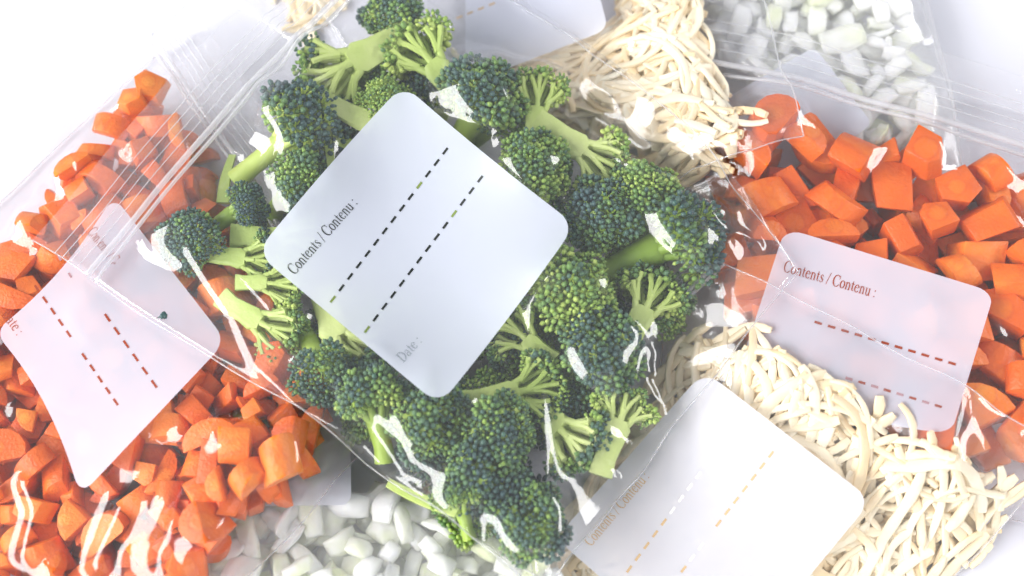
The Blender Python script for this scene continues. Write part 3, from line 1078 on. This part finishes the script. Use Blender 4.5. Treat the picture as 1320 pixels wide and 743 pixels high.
def make_label(root, C3, X, F, quad, texts, dashes, seed, bulge=(0, 0, 0, 0), nick=0.10, rad=0.07):
    """a printed label on film X: quad in picture points; returns the raised height field"""
    nr = random.Random(seed)
    mask = np.zeros(F.shape, bool)
    # a stiff sheet resting on the high points of the film
    Fd = dilate(F, 2) + 0.02
    Fl = Fd.copy()
    for _ in range(14):
        Fl = np.maximum(blur(Fl, 5, 1), Fd)
    Fl = blur(dilate(Fl, 2), 1, 2)
    def onlabel(px, py, lift):
        z = np.full(np.shape(px), 1.5)
        for _ in range(6):
            x, y = P(px, py, z)
            z = sample(Fl, x, y) + lift
        return np.stack([np.broadcast_to(x, z.shape), np.broadcast_to(y, z.shape), z], -1)
    q = np.array(quad, float)
    # disc grid: concentric rounded squares so that the outline is clean
    def rsq(a):
        a = a % (2 * math.pi)
        c, s = math.cos(a), math.sin(a)
        r = 1 / max(abs(c), abs(s))
        x, y = c * r, s * r
        q, ci = 0.17, 0.83
        if abs(x) > ci and abs(y) > ci:
            # meet the corner circle along the ray
            cx, cy = math.copysign(ci, x), math.copysign(ci, y)
            b = c * cx + s * cy
            r = b + math.sqrt(max(0, b * b - (cx * cx + cy * cy - q * q)))
            x, y = c * r, s * r
        return x, y
    rings, seg = 30, 120
    UV = []
    for i in range(1, rings + 1):
        for k in range(seg):
            # even steps along the square
            t = k / seg * 4
            sd = int(t); f = t - sd
            a = math.radians(-45 + 90 * sd) + math.atan(2 * f - 1) + math.pi / 4
            x, y = rsq(a)
            UV.append((x * i / rings, y * i / rings))
    UV = np.array([(0, 0)] + UV)
    s, t = (UV[:, 0] + 1) / 2, (UV[:, 1] + 1) / 2
    pts = (1 - t)[:, None] * ((1 - s)[:, None] * q[0] + s[:, None] * q[1]) + t[:, None] * ((1 - s)[:, None] * q[3] + s[:, None] * q[2])
    cen = q.mean(0)
    wav = 4 * s * (1 - s) * (bulge[0] * (1 - t) - bulge[2] * t), 4 * t * (1 - t) * (bulge[1] * s - bulge[3] * (1 - s))
    du = (q[1] - q[0]) / np.hypot(*(q[1] - q[0])); dv = (q[3] - q[0]) / np.hypot(*(q[3] - q[0]))
    pts = pts - dv * wav[0][:, None] + du * wav[1][:, None]
    V = onlabel(pts[:, 0], pts[:, 1], 0.02)
    Fc = [(0, 1 + k, 1 + (k + 1) % seg) for k in range(seg)]
    for i in range(rings - 1):
        a, b = 1 + i * seg, 1 + (i + 1) * seg
        for k in range(seg):
            Fc.append((a + k, b + k, b + (k + 1) % seg, a + (k + 1) % seg))
    lab = obj('label', mesh_np('label', V - C3, Fc, M['label']), root)
    for txt, p0, p1, h, ink, keep in texts:
        quads, wd = text_quads(txt)
        p0, p1 = np.array(p0, float), np.array(p1, float)
        d = (p1 - p0) / wd
        e = np.array([d[1], -d[0]]) / np.hypot(*d) * h
        vv, ff = [], []
        for k, qd in enumerate(quads):
            if qd[0][0] / wd < keep[0] or qd[0][0] / wd > keep[1]:
                continue
            pp = np.array([p0 + d * x + e * y for x, y in qd])
            o = onlabel(pp[:, 0], pp[:, 1], 0.030 + 0.0012 * (k % 9))
            ff.append(tuple(range(len(vv), len(vv) + 4))); vv += list(o)
        if vv:
            me = mesh_np('lettering', np.array(vv) - C3, ff, M[ink], False)
            obj('lettering', me, lab)
    for p0, p1, cnt, wid, inks in dashes:
        p0, p1 = np.array(p0, float), np.array(p1, float)
        d = (p1 - p0) / (cnt - 0.45)
        e = np.array([d[1], -d[0]]) / np.hypot(*d) * wid * .5
        for k in range(cnt):
            ink = inks[k % len(inks)]
            if ink is None:
                continue
            a, b = p0 + d * k, p0 + d * (k + .55)
            m_ = (a + b) / 2
            pp = np.array([a + e, a - e, m_ - e, b - e, b + e, m_ + e])
            o = onlabel(pp[:, 0], pp[:, 1], 0.032)
            cc = o.mean(0)
            obj('dash', mesh_np('dash', o - cc, [(0, 1, 2, 5), (5, 2, 3, 4)], M[ink], False), lab, tuple(cc - C3))
    T = F.copy()
    up = np.array(V)
    for f in (0.0,):
        ix = np.round((up[:, 0] - GX0) / RES).astype(int); iy = np.round((up[:, 1] - GY0) / RES).astype(int)
        ok = (ix >= 0) & (ix < NX) & (iy >= 0) & (iy < NY)
        tmp = np.full(F.shape, -1e9)
        np.maximum.at(tmp, (iy[ok], ix[ok]), up[ok, 2])
        T = np.maximum(T, dilate(tmp, 2) + 0.03)
    return T

# ================================================================== the bags, from the lowest to the topmost
def words(cx, cy, names):
    """which named place of a bag is nearest to a picture point"""
    return min(names, key=lambda n: math.hypot(n[0] - cx, n[1] - cy))[2]

# ---- chopped onion, bottom edge
rng = random.Random(5)
H = G.copy() + 0.03
names = [(270, 720, 'lowest beside the carrot bag'), (310, 670, 'beside the carrot bag seam'), (370, 670, 'just below the blank label'), (360, 720, 'well below the blank label'), (440, 680, 'below the right label corner'), (440, 725, 'lowest, under the right label corner'), (500, 660, 'beside the broccoli seam'), (520, 715, 'lowest, left of the broccoli'), (580, 690, 'left of the broccoli stalk end'), (640, 725, 'right of the broccoli stalk end')]
heap('onion_piece', ONION, [(300, 655), (430, 640), (520, 640), (640, 700), (720, 760), (700, 860), (300, 880), (250, 760)], 230, H, rng, (0.75, 1.25),
     lambda x, y, s: f"{'large' if s > 1.0 else 'small'} pale onion piece in the bottom bag, {words(x, y, names)}", 'onion', 'onion pieces in the bottom bag', 40, 8, 0.8, 2.3, 0.38, 'chopped_onion', 'deeper pale onion pieces half hidden inside the bottom bag')
X, nl = drape('onion_low', [(250, 470), (620, 470), (740, 1000), (170, 1000)], (0, 0, 0, 0), H, G, 0.16, 0.05, 3, 1.6)
bag, C3 = bag_objects(X, nl, G, 'clear freezer bag of chopped onion at the bottom edge, between carrots and cheese', 'film_washed')
G = raise_to(G, X)
G = make_label(bag, C3, X, G, [(310, 470), (450, 470), (453, 651), (312, 653)], [], [], 1)

# ---- chopped onion, top edge
rng = random.Random(6)
H = G.copy() + 0.03
names = [(940, 15, 'beside the upper cheese bag'), (960, 70, 'under the cheese bag corner'), (1000, 20, 'at the picture edge'), (1010, 80, 'left of the label corner'), (1060, 20, 'high above the label corner'), (1060, 60, 'touching the label corner'), (1110, 20, 'high by the side seam'), (1100, 80, 'right of the label corner'), (1150, 70, 'against the right side seam'), (1130, 130, 'behind the ribbed carrot lip'), (1180, 150, 'lowest by the bare table')]
heap('onion_piece', ONION, [(900, -80), (1130, -90), (1150, 0), (1190, 110), (1200, 190), (1120, 190), (1000, 130), (930, 60)], 260, H, rng, (0.65, 1.15),
     lambda x, y, s: f"{'large' if s > .9 else 'small'} pale onion piece in the top bag, {words(x, y, names)}", 'onion', 'onion pieces in the top bag', 40, 8, 0.8, 2.2, 0.38, 'chopped_onion', 'deeper pale onion pieces half hidden inside the top bag')
X, nl = drape('onion_high', [(830, -220), (1130, -230), (1250, 250), (860, 260)], (0, 0, 0, 0), H, G, 0.16, 0.05, 4, 1.6)
bag, C3 = bag_objects(X, nl, G, 'clear freezer bag of chopped onion at the top edge, beside the bare table corner', 'film_washed')
G = raise_to(G, X)
G = make_label(bag, C3, X, G, [(1050, 60), (1125, 160), (1010, 240), (930, 130)], [], [], 2)

# ---- carrots, right
rng = random.Random(21)
H = G.copy() + 0.03
names = [(960, 170, 'beside the upper cheese corner'), (1080, 190, 'just below the zip, near its middle'), (1200, 220, 'just below the zip, further right'),
         (1050, 260, 'above the label corner'), (1180, 310, 'above the label edge'), (1290, 270, 'at the right picture edge'), (1300, 420, 'right of the label'),
         (1270, 520, 'below the label corner'), (980, 300, 'under the broccoli bag corner'), (1100, 430, 'behind the label')]
heap('carrot_chunk', CARROT, [(935, 155), (1050, 165), (1200, 210), (1360, 245), (1370, 560), (1240, 570), (1000, 480), (930, 330), (940, 240)], 260, H, rng, (0.82, 1.2),
     lambda x, y, s: f"{'large' if s > 1.09 else 'small' if s < .94 else 'medium'} orange carrot chunk in the right bag, {words(x, y, names)}", 'carrot', 'carrot chunks in the right bag', 26, 10, 1.7, 3.2, 0.28, 'diced_carrot', 'deeper orange carrot pieces half hidden inside the right bag')
X, nl = drape('carrot_right', [(872, 5), (1440, 172), (1390, 690), (850, 560)], (0, 0, 0, 0), H, G, 0.125, 0.055, 5, 3.0)
bag, C3 = bag_objects(X, nl, G, 'clear freezer bag of carrot chunks on the right, its zip across the onion')
G = raise_to(G, X)
G = make_label(bag, C3, X, G, [(1012, 294), (1282, 377), (1226, 560), (945, 500)],
               [('Contents / Contenu :', (1009, 350), (1128, 384), 15, 'ink_brown', (0, 1))],
               [((1050, 415), (1232, 470), 11, 3.2, ['ink_brown']), ((1090, 487), (1214, 525), 8, 3.2, ['ink_grey', 'ink_brown'])], 3, (0, 0, 6, 0))

# ---- carrots, left
rng = random.Random(33)
H = G.copy() + 0.03
names = [(190, 150, 'at the zip end'), (230, 230, 'under the broccoli zip'), (90, 250, 'by the upper side seam'), (20, 350, 'at the left picture edge, above the label'),
         (300, 430, 'right of the label, under the broccoli'), (20, 580, 'at the left picture edge, below the label'), (250, 560, 'below the label edge'),
         (360, 540, 'at the lower right end'), (100, 690, 'in the bottom corner'), (220, 680, 'by the lower side seam'), (130, 440, 'behind the label')]
heap('carrot_chunk', CARROT, [(190, 112), (235, 160), (262, 240), (300, 330), (400, 470), (410, 525), (380, 590), (290, 670), (190, 790), (-60, 790), (-60, 420), (20, 320), (80, 235)], 470, H, rng, (0.56, 0.88),
     lambda x, y, s: f"{'large' if s > .78 else 'small' if s < .66 else 'medium'} orange carrot chunk in the left bag, {words(x, y, names)}", 'carrot', 'carrot chunks in the left bag', 26, 10, 1.6, 3.0, 0.32, 'diced_carrot', 'deeper orange carrot pieces half hidden inside the left bag')
X, nl = drape('carrot_left', [(255, 28), (560, 500), (150, 960), (-290, 520)], (0, 0, 0, 0), H, G, 0.125, 0.06, 6, 2.0,
              creases=[([(30, 610), (50, 660), (30, 735)], 18, .32), ([(330, 540), (250, 615), (165, 650)], 14, .26), ([(165, 640), (120, 745)], 20, .36), ([(310, 575), (230, 650), (200, 740)], 12, .22),
                       ([(250, 500), (225, 560)], 8, .16), ([(290, 520), (270, 560)], 8, .15), ([(205, 625), (195, 660)], 7, .14), ([(95, 190), (110, 225)], 10, .2)])
bag, C3 = bag_objects(X, nl, G, 'clear freezer bag of carrot chunks on the left, partly under the broccoli bag')
G = raise_to(G, X)
G = make_label(bag, C3, X, G, [(146, 252), (292, 440), (103, 640), (-8, 428)],
               [('Contents / Contenu :', (112, 300), (166, 368), 14, 'ink_brown', (0, .62)), ('Date :', (1, 406), (22, 434), 14, 'ink_brown', (0, 1))],
               [((135, 405), (202, 500), 6, 3.0, ['ink_brown']), ((75, 330), (92, 358), 3, 2.6, ['ink_grey', None, 'ink_grey']), ((45, 368), (162, 537), 12, 3.0, ['ink_brown', 'ink_brown', 'ink_brown', 'ink_brown', 'ink_brown', None])], 4, (0, 0, -16, -12))

# ---- shredded cheese, top
rng = random.Random(44)
H = G.copy() + 0.03
names = [(740, 90, 'below the label corner'), (840, 30, 'at the top edge'), (850, 130, 'in the middle of the heap'), (950, 180, 'in the pointed lower corner'), (800, 200, 'by the broccoli seam'), (400, 20, 'behind the broccoli zip')]
cheese([(560, 40), (700, 60), (790, 20), (800, -60), (890, -60), (905, 40), (930, 130), (990, 178), (930, 225), (860, 215), (760, 160), (640, 120)], H, rng, 220, 170, 1.0,
       lambda x, y, l: f"{'long' if l > 4.4 else 'short' if l < 2.8 else 'curved'} pale cheese shred in the upper bag, {words(x, y, names)}", 'cheese shreds in the upper bag',
       'shredded_cheese', 'deeper mass of pale cheese shreds inside the upper bag')
cheese([(350, -60), (460, -70), (450, 5), (395, 50), (348, 30)], H, rng, 12, 14, .4,
       lambda x, y, l: f"{'long' if l > 4.4 else 'short' if l < 2.8 else 'curved'} pale cheese shred behind the broccoli bag zip", 'cheese shreds in the upper bag',
       'shredded_cheese', 'few deeper pale cheese shreds behind the broccoli zip')
X, nl = drape('cheese_high', [(330, -180), (900, -240), (1035, 178), (560, 330)], (0, 0, 0, 0), H, G, 0.125, 0.07, 7, 1.6,
              creases=[([(905, 20), (925, 75), (960, 130)], 8, .18), ([(900, 90), (945, 110)], 7, .16), ([(930, 130), (985, 185)], 7, .16), ([(750, 90), (790, 130), (800, 150)], 18, .32), ([(810, 190), (870, 200), (900, 220)], 18, .32), ([(650, 90), (760, 150), (880, 225)], 8, .16)])
bag, C3 = bag_objects(X, nl, G, 'clear freezer bag of shredded cheese at the top, its corner over the carrots')
G = raise_to(G, X)
G = make_label(bag, C3, X, G, [(600, -90), (745, -110), (784, 38), (600, 110)], [], [((588, 24), (638, 4), 4, 2.4, ['ink_tan'])], 5)

# ---- shredded cheese, bottom right
rng = random.Random(55)
H = G.copy() + 0.03
names = [(900, 430, 'beside the broccoli'), (1000, 450, 'above the label edge'), (1120, 520, 'below the carrot label'), (1250, 600, 'at the right end of the heap'), (1180, 680, 'right of the label corner'), (720, 700, 'left of the label'), (1150, 740, 'at the bottom edge'), (900, 640, 'behind the label')]
cheese([(880, 400), (960, 415), (1070, 485), (1200, 575), (1320, 590), (1345, 625), (1290, 710), (1180, 790), (1000, 800), (800, 790), (700, 760), (700, 690), (800, 560)], H, rng, 330, 280, 1.0,
       lambda x, y, l: f"{'long' if l > 4.4 else 'short' if l < 2.8 else 'curved'} pale cheese shred in the lower right bag, {words(x, y, names)}", 'cheese shreds in the lower right bag',
       'shredded_cheese', 'deeper mass of pale cheese shreds inside the lower right bag', [(716, 694), (908, 478), (1124, 645), (930, 880)])
X, nl = drape('cheese_low', [(500, 620), (880, 330), (1368, 590), (1050, 980)], (0, 0, 0, 0), H, G, 0.125, 0.07, 8, 1.6,
              creases=[([(880, 390), (940, 400), (1000, 420)], 10, .22), ([(870, 470), (930, 445), (970, 440)], 12, .26), ([(1060, 420), (1150, 480), (1230, 560)], 7, .14), ([(690, 690), (720, 715)], 12, .24)])
bag, C3 = bag_objects(X, nl, G, 'clear freezer bag of shredded cheese at lower right, over the carrot label')
G = raise_to(G, X)
G = make_label(bag, C3, X, G, [(716, 694), (908, 478), (1124, 645), (930, 880)],
               [('Contents / Contenu :', (762, 705), (838, 615), 14, 'ink_tan', (0, 1))],
               [((808, 738), (948, 548), 13, 3.2, ['ink_tan', 'ink_tan', 'ink_tan', 'ink_tan', 'ink_tan', 'ink_pale', 'ink_pale', 'ink_pale', 'ink_pale', 'ink_pale', 'ink_pale', 'ink_pale', 'ink_pale']),
                ((878, 738), (997, 582), 11, 3.2, ['ink_tan', 'ink_pale', 'ink_pale', None, 'ink_tan', 'ink_tan', 'ink_tan', 'ink_tan', 'ink_tan', 'ink_tan', 'ink_tan'])], 6)

# ---- broccoli, on top of all
H = G.copy() + 0.03
under = [(470, 100), (560, 110), (640, 150), (420, 190), (400, 260), (500, 200), (590, 230), (690, 230), (760, 280), (450, 330), (540, 320), (640, 330), (720, 370), (820, 330),
         (420, 440), (500, 430), (590, 420), (680, 440), (770, 430), (480, 530), (560, 510), (640, 520), (720, 530), (560, 590), (640, 600), (670, 650), (610, 660), (840, 390)]
names = [(470, 100, 'left of the label top corner'), (560, 110, 'right of the label top corner'), (640, 150, 'near the upper seam'), (420, 190, 'left of the label edge'),
         (400, 260, 'by the long left stalk'), (500, 200, 'behind the label top'), (590, 230, 'behind the upper right label edge'), (690, 230, 'by the upper right label edge'), (760, 280, 'by the right label corner'),
         (450, 330, 'behind the label writing'), (540, 320, 'behind the label middle'), (640, 330, 'behind the right label half'), (720, 370, 'below the right label corner'), (820, 330, 'under the big right floret'),
         (420, 440, 'by the lower left label edge'), (500, 430, 'behind the date line'), (590, 420, 'behind the label bottom'), (680, 440, 'by the lower right label edge'), (770, 430, 'under the round right floret'),
         (480, 530, 'by the lower left seam'), (560, 510, 'under the label bottom corner'), (640, 520, 'left of the two bright folds'), (720, 530, 'right of the two bright folds'), (560, 590, 'above the narrow green stem'),
         (640, 600, 'left of the fold tip'), (670, 650, 'in the lowest corner'), (610, 660, 'above the stalk end'), (840, 390, 'under the pale right stalk')]
for i, (x, y) in enumerate(under):
    floret(H, x, y, 38 + (i * 7) % 12, (i * 77) % 360, 40 + (i * 31) % 45, 'full', i % 4, 'dark broccoli floret lying deep in the top bag, ' + words(x, y, names), sink=80, cap=1.6)
TOP = [
    # px, py, radius, stalk angle, elevation, kind, variant, label
    (505, 22, 42, 60, 55, 'full', 1, 'bluish broccoli floret at the very top of the bag, cut by the picture edge'),
    (432, 92, 56, -38, 8, 'half', 2, 'halved broccoli floret with a broad pale stalk above the label'),
    (540, 62, 56, 48, 10, 'half', 1, 'loose branched broccoli floret at the top seam, stalk pointing at the label'),
    (500, 135, 34, 120, 60, 'full', 2, 'small broccoli floret just above the label top corner'),
    (388, 160, 56, 142, 22, 'loose', 0, 'ragged broccoli floret at the upper left with a long stalk towards the zip'),
    (392, 238, 44, 170, 50, 'full', 0, 'dark broccoli floret tucked against the upper left label edge'),
    (246, 312, 38, -40, 70, 'full', 3, 'small dark broccoli floret on its own, leftmost in the bag'),
    (385, 312, 40, 188, 4, 'half', 3, 'halved broccoli floret with a flat pale stalk pointing left, at the label corner'),
    (360, 366, 36, 186, 4, 'half', 0, 'halved broccoli floret with a short stalk below the left label corner'),
    (352, 425, 44, -150, 6, 'half', 1, 'branched broccoli floret at the lower left seam under the bright folds'),
    (440, 452, 48, -112, 14, 'half', 2, 'yellow green branched broccoli floret under the lower left label edge'),
    (318, 268, 30, 160, 18, 'full', 1, 'small broccoli floret between the long stalk and the zip'),
    (330, 335, 36, -172, 8, 'half', 1, 'halved broccoli floret under the long bright fold at the left'),
    (418, 480, 40, -120, 30, 'full', 2, 'broccoli floret low at the left seam, left of the label bottom edge'),
    (694, 118, 44, 95, 16, 'half', 1, 'dull broccoli floret at the upper seam beside the cheese'),
    (622, 122, 52, 130, 58, 'full', 0, 'dense dark broccoli floret at the right of the label top'),
    (690, 214, 50, 160, 55, 'full', 2, 'dense dark broccoli floret touching the upper right label edge'),
    (770, 205, 46, -142, 6, 'half', 3, 'halved broccoli floret with a wide flat pale stalk at the upper right'),
    (836, 250, 46, 120, 58, 'full', 3, 'dark broccoli floret by the upper right seam, behind the bluish one'),
    (782, 278, 50, 30, 62, 'full', 1, 'bluish broccoli floret beside the right label corner'),
    (882, 305, 56, 162, 18, 'full', 0, 'big broccoli floret furthest right, its stalk pointing left'),
    (842, 378, 52, 116, 8, 'half', 1, 'broccoli floret at the right with a pale stalk pointing down'),
    (738, 378, 54, 150, 62, 'full', 3, 'round dense dark broccoli floret below the right label corner'),
    (776, 452, 52, 170, 70, 'full', 2, 'round dark broccoli floret between the dense one and the cheese label'),
    (664, 425, 42, 42, 6, 'half', 0, 'broccoli floret under the label edge with a long thin stalk pointing down right'),
    (690, 500, 46, 168, 8, 'half', 2, 'pale green branched broccoli floret under the two bright folds'),
    (735, 566, 50, -130, 24, 'half', 1, 'light green fuzzy broccoli floret near the lower right seam'),
    (806, 526, 40, 112, 5, 'half', 3, 'single broccoli floret at the lower right seam with its stalk down'),
    (644, 556, 42, 200, 48, 'full', 0, 'dark broccoli floret under the label bottom corner, left of the bright folds'),
    (556, 546, 51, 235, 48, 'full', 3, 'large dark broccoli floret just below the label bottom corner'),
    (478, 512, 44, 74, 16, 'full', 2, 'dark broccoli floret at the lower left seam with a long thin stalk down'),
    (592, 640, 34, 76, 12, 'full', 1, 'broccoli floret with its stalk end sticking out at the bottom'),
    (622, 618, 48, 255, 46, 'full', 2, 'large dark broccoli floret low in the bag, left of the fold tip'),
    (682, 672, 46, 200, 80, 'full', 0, 'dense dark broccoli floret in the lowest corner of the bag'),
]
for (x, y, R, a, e, k, v, lb) in TOP:
    floret(H, x, y, R, a, e, k, v, lb, sink=88, cap=3.2)

def stem_piece(px0, py0, px1, py1, w0, w1, label, lift=0.15, flat=0.45):
    global H
    a = np.array(put(px0, py0, H, lift)); b = np.array(put(px1, py1, H, lift))
    hi = max(a[2], b[2]); a[2] = min(a[2], 3.4); b[2] = min(b[2], 3.4)
    c = (a + b) / 2
    mid = c + np.array([0, 0, .12])
    d = Vector(b - a).normalized(); s = d.cross(Vector((0, 0, 1))).normalized()
    pts = []
    V, F = [], []
    for i, t in enumerate(np.linspace(0, 1, 7)):
        p = Vector(a) * (1 - t) + Vector(b) * t + s * (0.10 * math.sin(t * 3.1))
        w = (w0 * (1 - t) + w1 * t) / PXCM * .5
        for x, z in ((-1, 0), (-.7, -flat), (.7, -flat), (1, 0), (.85, flat * .75), (-.85, flat * .75)):
            V.append(tuple(p + s * (x * w) + Vector((0, 0, z * w)) - Vector(c)))
    for i in range(6):
        for k in range(6):
            F.append((i * 6 + k, i * 6 + (k + 1) % 6, (i + 1) * 6 + (k + 1) % 6, (i + 1) * 6 + k))
    F.append(tuple(reversed(range(6)))); F.append(tuple(range(36, 42)))
    obj('broccoli_sliver', mesh_np('broccoli_sliver', V, F, M['stalk_cut'], sharp=35), None, tuple(c), label, 'broccoli', 'cut broccoli stems in the top bag')
    for t in np.linspace(0, 1, 12):
        p = a * (1 - t) + b * t
        stamp(H, [(p[0], p[1], 0, max(.2, w1 / PXCM * .5))], p[2] - .1)
stem_piece(412, 112, 484, 166, 20, 34, 'pale green cut stem sliver above the upper left label edge')
stem_piece(428, 172, 470, 188, 16, 18, 'short rounded stem piece touching the upper left label edge')
stem_piece(432, 182, 428, 215, 9, 12, 'small upright stem piece left of the label edge')
stem_piece(300, 200, 288, 262, 10, 18, 'thin green stem tip crossing the long stalk near the zip')
stem_piece(500, 622, 590, 658, 12, 16, 'narrow green stem along the lower left seam')

X, nl = drape('broccoli', [(48, 318), (490, -130), (1030, 352), (700, 780)], (0, 1.0, 0.2, 0.3), H, G, 0.088, 0.10, 9, 2.6,
              creases=[([(255, 290), (330, 372), (388, 438)], 8, .17), ([(240, 312), (270, 362), (330, 450), (362, 502)], 8, .17),
                       ([(375, 385), (412, 460), (460, 530), (520, 610), (592, 650)], 18, -.28), ([(650, 400), (662, 480), (680, 580), (702, 662)], 17, .19),
                       ([(682, 372), (695, 500), (710, 658)], 12, .13), ([(335, 420), (350, 440), (380, 440), (390, 415)], 6, .12), ([(690, 125), (800, 205), (920, 262)], 9, .2),
                       ([(595, 470), (615, 500), (618, 520)], 9, .18), ([(300, 400), (330, 470), (400, 540)], 8, .17), ([(900, 250), (935, 300), (950, 340)], 8, .18), ([(930, 290), (985, 320)], 8, .18)])
bag, C3 = bag_objects(X, nl, G, 'clear freezer bag of broccoli florets lying on top of the pile')
Gtop = raise_to(G, X)
inks = ['ink_olive'] + ['ink_dark'] * 9 + ['ink_olive', 'ink_dark', 'ink_dark', 'ink_dark']
make_label(bag, C3, X, Gtop, [(330, 326), (520, 109), (742, 290), (566, 523)],
           [('Contents / Contenu :', (380, 355), (462, 262), 15, 'ink_dark', (0, 1)), ('Date :', (520, 468), (545, 440), 14, 'ink_faint', (0, 1))],
           [((426, 390), (577, 191), 14, 3.0, inks), ((470, 429), (622, 227), 14, 3.0, inks)], 7, (3, -3, 3, 0))

# ---- a crumb of broccoli lying on the left label
cx, cy, cz = put(210, 408, Gtop, 0.08)
parts = [tube([(-.18, -.05, 0), (-.08, -.02, .02), (0, .03, .02)], [.02, .025, .03], 6)]
obj('broccoli_crumb', mesh_np('broccoli_crumb', *join(parts + [([tuple(q) for q in ICO_V * np.array([.10, .13, .09]) + np.array(o)], [tuple(f) for f in ICO_F.tolist()]) for o in ((.03, .06, .03), (.08, 0, .03), (-.01, -.01, .05))]), M['bud']), None, (cx, cy, cz),
    'tiny green broccoli crumb on the left carrot bag label', 'broccoli')
